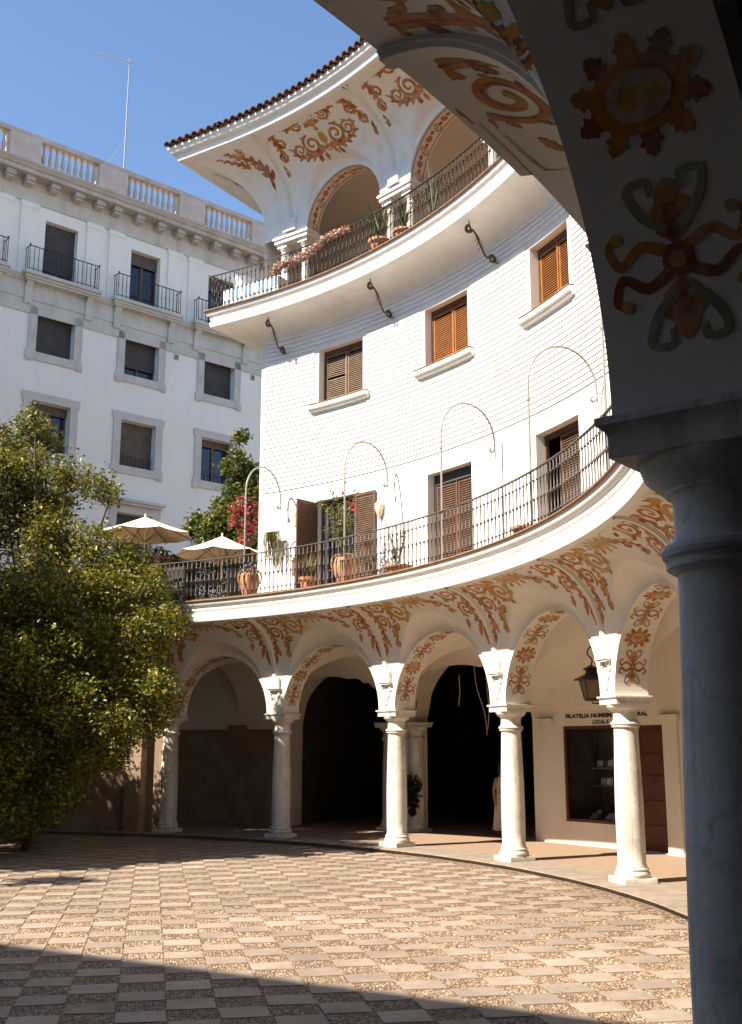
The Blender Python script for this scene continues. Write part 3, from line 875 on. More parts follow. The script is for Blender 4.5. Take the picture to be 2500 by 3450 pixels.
# passage behind: dark walls and ceiling
pz = MB()
lathe_arc(pz, [(RB + .55, 5.2), (31.9, 5.2)], 30, 66, 12)
pz.grid([[P3(36.8, R, z) for R in (RB + .16, 32)] for z in (0, 5.2)]); pz.grid([[P3(61.5, R, z) for R in (RB + .16, 32)] for z in (0, 5.2)])
lathe_arc(pz, [(31.8, -.3), (31.8, 6.5)], 30, 66, 12)
plate(pz, lin(36.8, 61.5, 40), lin(0, 5.2, 8), [(OPEN[0][0], OPEN[0][1], -1, 5.3), (OPEN[1][0], OPEN[1][1], -1, 5.3)], lambda t, y, z: P3(t, RB + .55, z))
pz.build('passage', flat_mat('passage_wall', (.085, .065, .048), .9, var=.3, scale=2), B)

# --- shop front
sf = MB(); fb = lambda t0, t1, r0, r1, z0, z1: sf.box(t0, t1, r0, r1, z0, z1, lambda t, y, z: P3(t, y, z))
fb(SHOPW[0], SHOPW[1], RB + .02, RB + .10, SHOPW[3] - .07, SHOPW[3] + .001); fb(SHOPW[0], SHOPW[1], RB + .02, RB + .10, SHOPW[2], SHOPW[2] + .06)
fb(SHOPW[0], SHOPW[0] + .17, RB + .021, RB + .099, SHOPW[2] + .06, SHOPW[3] - .07); fb(SHOPW[1] - .17, SHOPW[1], RB + .021, RB + .099, SHOPW[2] + .06, SHOPW[3] - .07)
shop = sf.build('shop_window', M_DOOR, B)
q = MB(); q.add([P3(t, RB + .06, z) for t, z in ((SHOPW[0] + .15, .55), (SHOPW[1] - .15, .55), (SHOPW[1] - .15, 2.56), (SHOPW[0] + .15, 2.56))], [(3, 2, 1, 0)]); q.build('pane', M_PANE, shop)
q = MB(); q.box(SHOPW[0] - .8, SHOPW[1] + .8, RB + .155, RB + 1.5, .30, 2.9, lambda t, y, z: P3(t, y, z))
q.f = q.f[:2] + q.f[3:]; q.mi = q.mi[:5]
q.box(SHOPW[0], SHOPW[1], RB + .16, RB + 1.0, .30, .54, lambda t, y, z: P3(t, y, z))
q.box(SHOPW[0], SHOPW[1], RB + .9, RB + 1.05, 1.25, 1.28, lambda t, y, z: P3(t, y, z))
q.box(SHOPW[0], SHOPW[1], RB + .9, RB + 1.05, 1.65, 1.68, lambda t, y, z: P3(t, y, z))
q.build('display_case', flat_mat('shop_interior', (.22, .18, .14), .8, var=.3, scale=4), shop)
dmb = MB(); db = lambda t0, t1, r0, r1, z0, z1: dmb.box(t0, t1, r0, r1, z0, z1, lambda t, y, z: P3(t, y, z))
db(SHOPD[0], SHOPD[1], RB + .06, RB + .12, .02, 2.60)
door = dmb.build('shop_door', M_DOOR, B)
for zz in ((.15, .55), (.65, 1.05), (1.15, 1.55), (1.65, 2.0), (2.1, 2.5)):
    q = MB(); q.box(SHOPD[0] + .25, SHOPD[1] - .25, RB + .035, RB + .062, zz[0], zz[1], lambda t, y, z: P3(t, y, z)); q.build('door_panel', M_DOOR, door)
# lettering
def lettering(text, t_left, t_right, z, size):
    cu = bpy.data.curves.new('lettering', 'FONT'); cu.body = text; cu.size = size; cu.offset = size * .045
    tmp = bpy.data.objects.new('lettering', cu); COL.objects.link(tmp)
    dg = bpy.context.evaluated_depsgraph_get(); me = bpy.data.meshes.new_from_object(tmp.evaluated_get(dg))
    bpy.data.objects.remove(tmp)
    x0 = min(v.co.x for v in me.vertices); x1 = max(v.co.x for v in me.vertices)
    for v in me.vertices:
        t = t_left + (v.co.x - x0) / (x1 - x0) * (t_right - t_left)
        v.co = Vector(P3(t, RB - .008, z + v.co.y))
    me.materials.clear(); me.materials.append(M_BLACK); me.name = 'shop_sign'
    return me
sg_o = link('shop_sign', lettering('FILATELIA NUMISMATICA CORAL', 35.15, 27.9, 2.80, .12), None, (CX, CY, 0))
tag(sg_o, 'black wall lettering FILATELIA NUMISMATICA CORAL above the shop window', 'sign')
sg2 = link('lettering', lettering('LOCAL 5', 32.75, 31.35, 2.655, .115), sg_o)

# --- first balcony slab with its mouldings
CORN1 = [(16.9, 5.235), (15.60, 5.21), (15.555, 5.215), (15.545, 5.235), (15.525, 5.43), (15.575, 5.445), (15.575, 5.455), (15.545, 5.47), (15.53, 5.50), (15.525, 5.535), (15.54, 5.545), (15.54, 5.56), (15.515, 5.575), (15.48, 5.60), (15.455, 5.64), (15.447, 5.68), (15.44, 5.70)]
bal = MB(); lathe_arc(bal, CORN1, -14, 87.9, 150); bal.build('balcony_cornice', M_CORN, B, True, angle=38)
bal = MB(); lathe_arc(bal, [(R + .10 + .08 * (z > 5.4), z) for R, z in CORN1], -71.9, -14, 80); bal.build('balcony_cornice', M_CORN, B, True, angle=38)
tl_ = MB(); TL1 = [(15.6, 5.70), (15.415, 5.70), (15.40, 5.715), (15.40, 5.735), (15.42, 5.745), (22.0, 5.745)]
lathe_arc(tl_, TL1, -14, 87.9, 120); lathe_arc(tl_, [(R + (.22 if R < 16 else 0), z) for R, z in TL1], -71.9, -14, 60)
tl_.build('balcony_tile_edge', M_TILEEDGE, B)
ter = MB(); plate(ter, lin(57.4, 88, 12), [0], [], lambda t, y, z: (0, 0, 0))
ter = MB(); lathe_arc(ter, [(22.0, 5.745), (30.0, 5.745)], 57.0, 87.9, 14)
ter.build('terrace_deck', M_TILEEDGE, B)

# --- upper wall with windows and doors
RW = 17.2; TE = 57.4
WINS = [(45.55, 50.75), (32.9, 38.1), (20.35, 25.15), (7.7, 12.6), (-4.9, 0.0)]
DOORS = [(45.9, 50.9), (32.8, 38.0), (19.9, 25.1), (7.4, 12.4), (-5.2, -.2)]
holes = [(a, b2, 10.87, 12.36) for a, b2 in WINS] + [(a, b2, 5.75, 8.30) for a, b2 in DOORS]
wm = MB(); plate(wm, lin(-72, TE, 128), [5.74, 7, 9, 11, 13.0], holes, lambda t, y, z: P3(t, RW + y, z), 0, .30)
plate(wm, [RW, 19, 22], [5.74, 9, 13, 17.0], [], lambda x, y, z: P3(TE, x, z))
wm.build('upper_wall', M_WHITE, B)
bk = MB(); plate(bk, lin(-72, TE, 60), [5.75, 12.99], [], lambda t, y, z: P3(t, RW + .75, z)); bk.build('room_backing', M_DARK, B)
bk = MB(); lathe_arc(bk, [(22, 5.2), (22, 18.8)], -72, TE, 60); bk.build('rear_wall', M_WHITE, B)
# boards: one strip per course and per field between openings
BH = .1225
nb = 0; z = 8.62
while z < 12.92:
    segs = [(1.0, TE - .35)]; lip = .007 if nb == 0 else .028
    for a, b2 in WINS + [(d[0], d[1]) for d in DOORS]:
        zz = (10.62, 12.5) if (a, b2) in WINS else (5.7, 8.4)
        if z + BH > zz[0] and z < zz[1]:
            ns = []
            for s0, s1 in segs:
                if a - .45 > s0 and b2 + .45 < s1: ns += [(s0, a - .45), (b2 + .45, s1)]
                elif s0 < a - .45 < s1: ns.append((s0, a - .45))
                elif s0 < b2 + .45 < s1: ns.append((b2 + .45, s1))
                else: ns.append((s0, s1))
            segs = ns
    out = []
    for s0, s1 in segs:                                   # long courses are butted boards
        L = s1 - s0; n = max(1, round(L / 40)); cuts = [s0] + [s0 + L * k / n + random.uniform(-3, 3) for k in range(1, n)] + [s1]
        out += list(zip(cuts[:-1], cuts[1:]))
    for s0, s1 in out:
        m = MB(); n = max(2, int((s1 - s0) / 1.5)); tt = lin(s0 + .02, s1 - .02, n)
        d0 = random.uniform(0, .002)
        prof_ = [(-.001, z), (lip + d0, z + .001), (lip - .0005 + d0, z + .010), (.003, z + BH + .004)]
        m.grid([[P3(t, RW - o, zz) for t in tt] for o, zz in prof_])
        for t in (tt[0], tt[-1]): m.add([P3(t, RW - o, zz) for o, zz in prof_], [(0, 1, 2, 3)])
        m.build('wall_board', M_BOARD, B); nb += 1
    z += BH
print('boards', nb)

# shutters: frame, mid stile and slats in one leaf
def shutter(mb, t0, t1, R, z0, z1, rail=None, tilt=.022, pitch=.052, th=.022):
    w = .9                                                 # stile width in hundredths of a radian-degree
    fw = math.degrees(.055 / R)
    bx = lambda a, b2, r0, r1, c, d: mb.box(a, b2, r0, r1, c, d, lambda t, y, z: P3(t, y, z))
    bx(t0, t0 + fw, R - .02, R + .02, z0, z1); bx(t1 - fw, t1, R - .02, R + .02, z0, z1)
    bx(t0 + fw, t1 - fw, R - .019, R + .02, z0, z0 + .07); bx(t0 + fw, t1 - fw, R - .019, R + .02, z1 - .07, z1)
    zz = z0 + .07 + pitch / 2
    while zz < z1 - .07 - pitch / 3:
        if rail and abs(zz - rail) < pitch * .6: zz += pitch; continue
        a, b2 = t0 + fw, t1 - fw
        mb.add([P3(a, R - .016, zz - .018), P3(b2, R - .016, zz - .018), P3(b2, R + .014, zz + .018), P3(a, R + .014, zz + .018),
                P3(a, R - .016, zz - .010), P3(b2, R - .016, zz - .010), P3(b2, R + .014, zz + .026), P3(a, R + .014, zz + .026)],
               [(0, 1, 2, 3), (7, 6, 5, 4), (0, 4, 5, 1)])
        zz += pitch
def window(a, b2, z0, z1, mat, rail=None, head=.09, frame_m=None):
    fr = MB(); fw = math.degrees(.05 / RW); R = RW + .24
    bx = lambda p, q2, r0, r1, c, d: fr.box(p, q2, r0, r1, c, d, lambda t, y, z: P3(t, y, z))
    bx(a, a + fw, R - .03, R + .05, z0, z1); bx(b2 - fw, b2, R - .03, R + .05, z0, z1); bx(a + fw, b2 - fw, R - .03, R + .05, z1 - head, z1)
    f = fr.build('window_frame', frame_m or mat, B)
    c = (a + b2) / 2
    for i, (p, q2) in enumerate(((a + fw, c - .05), (c + .05, b2 - fw))):
        s = MB(); shutter(s, p, q2, R + .01, z0 + .01, z1 - head - .005, rail if i == 1 else None); s.build('shutter', mat, f)
    s = MB(); s.box(c - .06, c + .06, R - .035, R + .02, z0 + .01, z1 - head, lambda t, y, z: P3(t, y, z)); s.build('mullion', mat, f)
    return f
for i, (a, b2) in enumerate(WINS):
    mat = M_SHUTG if i == 0 else M_SHUT
    f = window(a, b2, 10.872, 12.358, mat, 11.62 if i == 0 else None, .1, M_SHUTD)
    if i == 0: tag(f, 'weathered grey brown shutters with one slat missing')
    s = MB(); e = .85
    s.grid([[P3(t, R, zz) for t in lin(a - e, b2 + e, 6)] for R, zz in ((RW + .01, 10.66), (RW - .10, 10.69), (RW - .12, 10.73), (RW - .17, 10.75), (RW - .17, 10.842), (RW - .16, 10.85))])
    for t in (a - e, b2 + e): s.add([P3(t, R, zz) for R, zz in ((RW + .01, 10.66), (RW - .10, 10.69), (RW - .12, 10.73), (RW - .17, 10.75), (RW - .17, 10.842), (RW + .01, 10.85))], [tuple(range(6))])
    so = s.build('window_sill', M_CORN, B)
    s = MB(); s.grid([[P3(t, R, zz) for t in lin(a - e, b2 + e, 6)] for R, zz in ((RW - .185, 10.851), (RW - .185, 10.872), (RW + .24, 10.873))]); s.build('sill_tile', M_TILEEDGE, so)
for i, (a, b2) in enumerate(DOORS):
    if i in (1, 3, 4): window(a, b2, 5.76, 8.298, M_SHUTD, None, .24 if i == 1 else .1, M_SHUTD if i != 1 else flat_mat('grey_door_head', (.06, .06, .065), .7))
# door with one leaf ajar (third from the left corner)
a, b2 = DOORS[2]
fr = MB(); bx = lambda p, q2, r0, r1, c, d: fr.box(p, q2, r0, r1, c, d, lambda t, y, z: P3(t, y, z))
bx(a, a + .17, RW + .21, RW + .29, 5.76, 8.298); bx(b2 - .17, b2, RW + .21, RW + .29, 5.76, 8.298); bx(a + .17, b2 - .17, RW + .21, RW + .29, 8.2, 8.298)
f = fr.build('door_frame', M_SHUTD, B)
s = MB(); shutter(s, a + .17, b2 - 1.75, RW + .25, 5.77, 8.19); s.build('door_shutter', M_SHUTD, f)
# balcony door standing open with its leaves swung out, glazed inner door
a, b2 = DOORS[0]
fr = MB()
bx(a, a + .17, RW + .21, RW + .29, 5.76, 8.298); bx(b2 - .17, b2, RW + .21, RW + .29, 5.76, 8.298); bx(a + .17, b2 - .17, RW + .21, RW + .29, 8.2, 8.298)
f = fr.build('door_frame', M_SHUTD, B)
s = MB(); shutter(s, 43.9, 46.2, RW - .05, 5.80, 8.26); s.build('door_shutter', M_SHUTD, f)
s = MB(); o3 = Vector(P3(b2, RW + .05, 0)); e1 = Vector(P3(b2 + .15, RW - .70, 0)) - o3; e1.normalize()
for (x0, x1, z0, z1) in ((0, .07, 5.8, 8.26), (.66, .73, 5.8, 8.26), (.07, .66, 5.8, 5.9), (.07, .66, 8.16, 8.26), (.07, .66, 6.95, 7.03)):
    s.box(x0, x1, -.02, .02, z0, z1, lambda x, y, z: tuple(o3 + e1 * x + Vector((-e1.y, e1.x, 0)) * y + Vector((0, 0, z))))
s.box(.06, .67, -.004, .004, 5.85, 8.2, lambda x, y, z: tuple(o3 + e1 * x + Vector((-e1.y, e1.x, 0)) * y + Vector((0, 0, z))))
for zz in lin(5.95, 8.1, 40):
    s.box(.07, .66, -.012, .012, zz, zz + .035, lambda x, y, z: tuple(o3 + e1 * x + Vector((-e1.y, e1.x, 0)) * y + Vector((0, 0, z))))
s.build('door_shutter', M_SHUTD, f)
s = MB(); bs = lambda p, q2, r0, r1, c, d: s.box(p, q2, r0, r1, c, d, lambda t, y, z: P3(t, y, z))
bs(b2 - .45, b2 - .17, RW + .30, RW + .34, 5.77, 8.19)
s.build('white_door_edge', M_WHITEC, f)
s = MB(); s.add([P3(t, RW + .33, zz) for t, zz in ((a + .2, 5.77), (b2 - .45, 5.77), (b2 - .45, 8.19), (a + .2, 8.19))], [(0, 1, 2, 3)]); s.build('pane', M_GLASS, f)
s = MB()
for t in lin(a + .5, b2 - .8, 6): s.tube([P3(t, RW + .18, 5.8), P3(t, RW + .18, 8.18)], .008, 5)
for zz in (6.5, 7.3): s.tube([P3(a + .2, RW + .18, zz), P3(b2 - .2, RW + .18, zz)], .008, 5)
s.build('grille', M_POLE, f)

# --- second balcony: cove, cornice and its return at the corner
UV = np.array([math.cos(rad(TE)), math.sin(rad(TE))]); TV = np.array([-math.sin(rad(TE)), math.cos(rad(TE))])
def sweep(mb, prof, Rw, tsc, a0=-72.0, n=110, back=4.0, flip=False):
    """profile of (offset from the wall, z): along the curve, round the corner at TE, back along the end wall"""
    rows = []
    for o, z in prof:
        R = Rw - o; t = o * tsc
        row = [P3(a0 + (TE - a0) * i / n, R, z) for i in range(n + 1)]
        k = UV * R + TV * t; row.append((k[0], k[1], z))
        e = UV * (Rw + back) + TV * t; row.append((e[0], e[1], z))
        rows.append(row)
    mb.grid(rows, flip=flip)
b2m = MB()
cv = [(0.0, 12.93)] + [(.86 * (1 - math.cos(q * PI / 2)), 12.93 + .43 * math.sin(q * PI / 2)) for q in lin(.05, 1, 12)]
sweep(b2m, cv + [(.93, 13.37), (.965, 13.375), (.975, 13.39), (.985, 13.52), (.945, 13.535), (.945, 13.545), (.965, 13.56), (.98, 13.60), (.985, 13.625), (.97, 13.635), (.97, 13.65), (1.0, 13.67), (1.04, 13.71), (1.06, 13.77), (1.065, 13.80)], RW, 1.1)
b2m.build('balcony_cornice', M_CORN, B, True, angle=38)
b2m = MB(); sweep(b2m, [(.9, 13.80), (1.10, 13.80), (1.115, 13.815), (1.115, 13.84), (1.10, 13.85), (0, 13.85), (-2.6, 13.85)], RW, 1.1); b2m.build('balcony_tile_edge', M_TILEEDGE, B)

# --- iron brackets under the second balcony
br = MB()
pts = []
for i in range(22):
    t = i / 21; a_ = PI * .5 + t * 1.75 * 2 * PI; rr = .03 + .075 * t
    pts.append((rr * math.cos(a_), rr * math.sin(a_)))
top = [(16.42 + x, 13.16 + y) for x, y in pts]
bot = [(17.05 - x, 12.58 - y) for x, y in pts]
path = top + [(16.46 + .17, 13.06), (16.70, 12.90), (16.78, 12.76), (16.86, 12.62)] + bot[::-1]
path = catmull(path, 2)
br.tube([(R, 0, z) for R, z in path], .024, 5)
br.tube([(16.46, 0, 13.23), (16.44, 0, 13.34)], .014, 5); br.tube([(17.0, 0, 12.52), (17.2, 0, 12.52)], .014, 5)
for s_ in (-1, 1):
    for (cx_, cz_) in ((16.70, 12.90), (16.76, 12.80), (16.66, 12.98)):
        br.tube([(cx_ + .05 * math.cos(a_) * s_ * .3, s_ * (.02 + .055 * abs(math.sin(a_ / 2))), cz_ + .06 * math.cos(a_)) for a_ in lin(0, 2 * PI, 10)], .007, 4)
bo = None
for th in (54.6, 41.9, 29.0, 16.3, 3.8, -8.8):
    if bo is None: bo = br.build('iron_bracket', M_RUST, B, True); q = bo
    else: q = copy_tree(bo, B)
    q.rotation_euler = (0, 0, rad(th))

# --- railings
def baluster_mesh(h):
    m = MB()
    pr = [(.011, 0), (.011, h * .14), (.024, h * .145), (.027, h * .16), (.024, h * .175), (.011, h * .18), (.011, h * .47), (.019, h * .475), (.028, h * .50), (.019, h * .525), (.011, h * .53), (.011, h * .80), (.024, h * .805), (.027, h * .82), (.024, h * .835), (.011, h * .84), (.011, h)]
    m.lathe(pr, 6, cap=False); return m
def railing(R, z0, z1, angs, extra=(), mat=None):
    mat = mat or M_RAIL
    h = z1 - z0
    rl = MB()
    pts = [P3(t, R, z1) for t in lin(min(angs) - .3, max(angs) + .3, int((max(angs) - min(angs)) / 1.2))]
    low = [(p[0], p[1], z0 + .05) for p in pts]
    for L, hw, hh in ((pts, .024, .011), (low, .016, .008)):
        rows = []
        for p in L:
            n = math.hypot(p[0], p[1]); ux, uy = p[0] / n, p[1] / n
            rows.append([(p[0] + ux * a_, p[1] + uy * a_, p[2] + b_) for a_, b_ in ((-hw, -hh), (hw, -hh), (hw, hh), (-hw, hh))])
        rl.grid(rows, close=True)
    for seg in extra:
        rl.tube([(x, y, z1) for x, y in seg], .018, 5); rl.tube([(x, y, z0 + .05) for x, y in seg], .012, 5)
    r_o = rl.build('railing', mat, B)
    bm = baluster_mesh(h); b0 = None
    def put(x, y):
        nonlocal b0
        if b0 is None: b0 = bm.build('baluster', mat, r_o, True, (x, y, z0)); return
        link('baluster', b0.data, r_o, (x, y, z0))
    for t in angs: p = P3(t, R, 0); put(p[0], p[1])
    for seg in extra:
        (x0, y0), (x1, y1) = seg; n = int(math.hypot(x1 - x0, y1 - y0) / .145)
        for k in range(1, n + 1): put(x0 + (x1 - x0) * k / n, y0 + (y1 - y0) * k / n)
    return r_o
R1 = 15.63; st = math.degrees(.142 / R1)
angs1 = [72.0 - st * k for k in range(int(78 / st))]
railing(R1, 5.745, 6.79, angs1)
tag([o for o in B.children if o.name.startswith('railing')][-1], 'iron railing of the lower balcony')
R2 = 16.22; st2 = math.degrees(.148 / R2)
k0 = UV * R2 + TV * 1.06
th0 = math.degrees(math.atan2(k0[1], k0[0]))
angs2 = [th0 - .15 - st2 * k for k in range(int((th0 - 8) / st2))]
k1 = UV * (R2 + 2.6) + TV * 1.06
railing(math.hypot(*k0), 13.85, 14.87, angs2, [((k0[0], k0[1]), (k1[0], k1[1]))], M_IRON)

# --- loggia on the top floor
LZ = 16.0
UC = [54.25, 41.6, 28.95, 16.3, 3.65, -9.0, -21.6, -34.2, -46.8, -59.4, -72]
UPP = Cove(RW, LZ, lambda h: h - .56, 16.42, 18.16, 1.80, .42)
for a, b2 in zip(UC[:-1], UC[1:]):
    thc = (a + b2) / 2; half = rad(a - b2) * RW / 2
    m = arch_mesh(UPP, thc, half, 60, 24)
    ar = m.build('loggia_arch', M_CORN, B, True, angle=50)
    soffit_mesh(UPP, thc, half, .5).build('arch_soffit', M_CREAM, ar)
    if thc > -10:
        paint_soffit(UPP, thc, half, .5, band=True).build('painted_soffit_band', PAINTS, ar)
        S = 2.8; fn = lambda x, y, l, thc=thc, half=half: UPP.cpt(thc, x * 1.16, (2.02 + (y - 2.02) * 1.14) / S, half, l)
        p = Paint(fn)
        for sg in (1, -1):
            X = lambda x: sg * x
            p.scroll(X(.38), 1.76, .26, PI / 2, -sg, .14); p.scroll(X(.78), 1.74, .19, PI, sg, .11)
            p.acanthus([(X(.08), 1.60), (X(.30), 1.50), (X(.60), 1.50), (X(.90), 1.60), (X(1.0), 1.84)], .13)
            p.stem([(X(.0), 2.18), (X(.13), 2.27), (X(.2), 2.20)], .07, 2)
            p.acanthus([(X(.06), 2.56), (X(.36), 2.50), (X(.66), 2.34), (X(.92), 2.44)], .13, 0)
            p.scroll(X(.46), 2.32, .17, 0, sg, .11)
            p.acanthus([(X(.98), 2.46), (X(1.20), 2.44), (X(1.24), 2.16), (X(1.30), 1.86), (X(1.42), 1.60)], .15, 0)
            p.scroll(X(1.16), 2.10, .17, PI / 2, -sg, .11); p.scroll(X(1.34), 1.74, .14, PI / 2, sg, .10)
            p.leaf(X(1.26), 2.44, PI / 2 - sg * .6, .32, .16, 0); p.leaf(X(1.44), 1.60, -PI / 2, .36, .12, 1)
            p.disc(X(1.40), 1.35, .04, .08, 0)
        p.disc(0, 1.80, .11, .17, 2); p.disc(0, 2.05, .06, .06, 0); p.leaf(0, 2.08, PI / 2, .3, .16, 2); p.leaf(0, 2.58, PI / 2, .2, .13, 0); p.disc(0, 2.60, .10, .05, 1)
        p.disc(0, 1.55, .09, .08, 0)
        p.m.build('painted_scrollwork', PAINTS, ar)
# pieces of cove from the last pier to the corner and along the end wall
hq = lambda q: UPP.qz(q)
em = MB(); tsc = .90
qs = [0] + lin(.02, 1, 24)
rows1 = []; rows2 = []
zl = [LZ - .02, 16.2] + [hq(q) for q in qs[1:]]
for z in zl:
    o = UPP.oc(z); R = RW - o; t = o * tsc
    k = UV * R + TV * t
    rows1.append([P3(UC[0] + (TE - UC[0]) * i / 6, R, z) for i in range(7)] + [(k[0], k[1], z)])
    e = UV * (RW + 4.8) + TV * t
    rows2.append([(k[0], k[1], z)] + [tuple(UV * (R + (RW + 4.8 - R) * i / 8) + TV * t) + (z,) for i in range(1, 9)])
em.grid(rows1); em.grid(rows2)
eo = em.build('end_cove', M_CORN, B, True, angle=50)
def fn_end(x, y, l):                 # y along the cove's curve, x from the corner pier towards the corner
    q = y / 2.8; z = hq(q); o = UPP.oc(z); R = RW - o
    a_ = max(0, min(1, q)) * PI / 2
    base = Vector(P3(UC[0], R - l * math.cos(a_), z - l * math.sin(a_))); k = UV * (R - l * math.cos(a_)) + TV * (o * tsc)
    tgt = Vector((k[0], k[1], z - l * math.sin(a_)))
    L = (tgt - base).length or 1
    return tuple(base + (tgt - base) * min(1.0, x / L))
p = Paint(fn_end)
p.acanthus([(.30, 1.25), (.42, 1.60), (.62, 1.95), (.95, 2.20), (1.15, 2.40)], .17, 1); p.scroll(.50, 1.70, .16, 0, 1, .10)
p.leaf(.70, 2.15, 1.2, .35, .22, 2); p.leaf(.80, 2.12, .5, .35, .22, 2); p.leaf(.36, 1.3, -PI / 2, .35, .13, 1)
p.acanthus([(.80, 1.75), (1.0, 1.95), (1.30, 2.15), (1.55, 2.35)], .12, 0)
p.m.build('painted_scrollwork', PAINTS, eo)
def fn_end2(x, y, l):                # on the end wall's own cove
    q = y / 2.8; z = hq(q); o = UPP.oc(z); a_ = max(0, min(1, q)) * PI / 2
    pnt = UV * (RW - o + x) + TV * (o * tsc + l * math.cos(a_)); return (pnt[0], pnt[1], z - l * math.sin(a_))
p = Paint(fn_end2)
p.acanthus([(.9, 1.4), (.85, 1.75), (.70, 2.1), (.55, 2.35)], .15, 1); p.spiral(.95, 1.95, .15, 0, 1.4, (0, 1), 1, .08)
p.stem([(1.6, 1.8), (2.0, 1.9), (2.4, 1.8)], .12, 0); p.spiral(2.6, 1.8, .12, 0, 1.3, (0, 1), 1, .07)
p.m.build('painted_scrollwork', PAINTS, eo)
# ribs, pier blocks and paired columns of the loggia
rb2 = MB(); rows = []
for q in lin(.0, 1, 20):
    z = hq(q); R = RW - UPP.oc(z); a_ = q * PI / 2
    rows.append([P3(math.degrees(t / RW), R - l * math.cos(a_), z - l * math.sin(a_)) for t, l in ((-.05, -.03), (-.05, .016), (-.03, .03), (.03, .03), (.05, .016), (.05, -.03))])
rb2.grid(rows)
cb = MB()
cb.box(-.18, .18, RW - .09, RW + .02, 16.10, 16.44, lambda x, y, z: P3(math.degrees(x / RW), y, z)); cb.box(-.215, .215, RW - .12, RW + .02, 16.06, 16.102, lambda x, y, z: P3(math.degrees(x / RW), y, z))
lc = MB(); lc.lathe([(.155, 13.86), (.155, 13.95), (.135, 13.97), (.14, 14.02), (.125, 14.06), (.127, 14.6), (.108, 15.45), (.125, 15.47), (.125, 15.5), (.107, 15.52), (.107, 15.60), (.15, 15.66), (.165, 15.70)], 16)
square_prof(lc, [(.165, 15.70), (.165, 15.76), (.20, 15.79), (.20, 15.82)])
en = MB(); en.box(-.58, .58, RW - .02, RW + .50, 15.82, LZ, lambda x, y, z: P3(math.degrees(x / RW), y, z)); en.box(-.62, .62, RW - .06, RW + .54, 15.93, LZ - .003, lambda x, y, z: P3(math.degrees(x / RW), y, z))
r0_ = None
for th in UC[:7]:
    if r0_ is None:
        r0_ = rb2.build('rib', M_CREAM, B, True, angle=40); c0_ = cb.build('console', M_CORN, B); e0_ = en.build('pier_block', M_CORN, B)
        l0_ = lc.build('loggia_column', M_MARBLE, B, True, angle=35); trio = (r0_, c0_, e0_); ls = [l0_]
    else:
        trio = tuple(copy_tree(x, B) for x in (r0_, c0_, e0_)); ls = [copy_tree(l0_, B)]
    for x in trio: x.rotation_euler = (0, 0, rad(th))
    ls += [copy_tree(l0_, B)]
    for x, d in zip(ls, (1.2, -1.2)):
        pp = P3(th + d, RW + .2, 0); x.location = (pp[0], pp[1], 0); x.rotation_euler = (0, 0, rad(th + d))
# gallery behind the loggia
lg = MB()
lathe_arc(lg, [(19.8, 13.85), (19.8, 17.5)], -72, TE, 60)
vz = [(RW + .5 + 2.1 * i / 14, LZ + 1.45 + .4 * math.sin(PI * i / 14)) for i in range(15)]
lathe_arc(lg, [(R, z) for R, z in vz], -72, TE, 60)
lg.build('loggia_gallery', M_VAULT, B, True, angle=50)
for a in (47.6, 35.0, 22.5):
    q = MB(); q.box(a - 1.7, a + 1.7, 19.70, 19.78, 13.86, 15.9, lambda t, y, z: P3(t, y, z)); q.build('gallery_door', M_SHUTD, B)

# --- eaves: moulding, tiles, roof
ev = MB(); sweep(ev, [(1.72, 18.15), (1.80, 18.13), (1.845, 18.135), (1.86, 18.16), (1.88, 18.27), (1.91, 18.29), (1.97, 18.31), (2.01, 18.35), (2.03, 18.41), (2.07, 18.43), (2.08, 18.49), (1.9, 18.50)], RW, tsc)
ev.build('eaves_cornice', M_WHITE, B, True, angle=38)
rf = MB(); sweep(rf, [(1.95, 18.52), (-1.0, 19.62), (-4.0, 20.6)], RW, tsc); rf.build('roof', M_ROOF, B)
def tile_mesh(up):
    m = MB(); r = .105; L = .55
    rows = []
    for x, rr, dz in ((0, r, 0), (L, r * .82, .01)):
        rows.append([(x, rr * math.cos(a_), (dz + rr * .95 * math.sin(a_)) if up else dz - rr * .6 * math.sin(a_)) for a_ in lin(0, PI, 8)])
    rows2 = [[(x, y * .84, z * .84 - (.0 if up else .012)) for x, y, z in r_] for r_ in rows]
    m.grid(rows); m.grid(rows2[::-1])
    m.grid([rows[0], rows2[0]]); m.grid([rows2[1], rows[1]])
    return m
tu = tile_mesh(True); td = tile_mesh(False)
pos = []
ROE = RW - 2.14
kc = UV * (RW - 2.14) + TV * (2.14 * tsc)
s0 = rad(TE) * ROE
t = TE - .2; stp = math.degrees(.243 / ROE)
thk = math.degrees(math.atan2(kc[1], kc[0])); nk = int(np.linalg.norm(kc - UV * ROE) / .243)
for k in range(nk + 1):
    f_ = UV * ROE + (kc - UV * ROE) * (k + .3) / (nk + .6); pos.append((f_[0], f_[1], TE))
while t > -12: p = P3(t, ROE, 0); pos.append((p[0], p[1], t)); t -= stp
uo = do = None
for (x, y, th) in pos:
    sl = -math.atan2(1.1, 2.95)
    for up in (1, 0):
        hs = 0 if up else -.5
        tx, ty = -math.sin(rad(th)) * hs * .243, math.cos(rad(th)) * hs * .243
        loc = (x + tx + random.uniform(-.01, .01), y + ty, 18.545 if up else 18.53)
        if up and uo is None: uo = tu.build('roof_tile', M_ROOF, B, True, angle=60); o = uo
        elif not up and do is None: do = td.build('pan_tile', M_ROOF, B, True, angle=60); o = do
        else: o = link('roof_tile' if up else 'pan_tile', (uo if up else do).data, B)
        o.location = loc; o.rotation_euler = (0, sl + random.uniform(-.03, .03), rad(th) + random.uniform(-.04, .04))

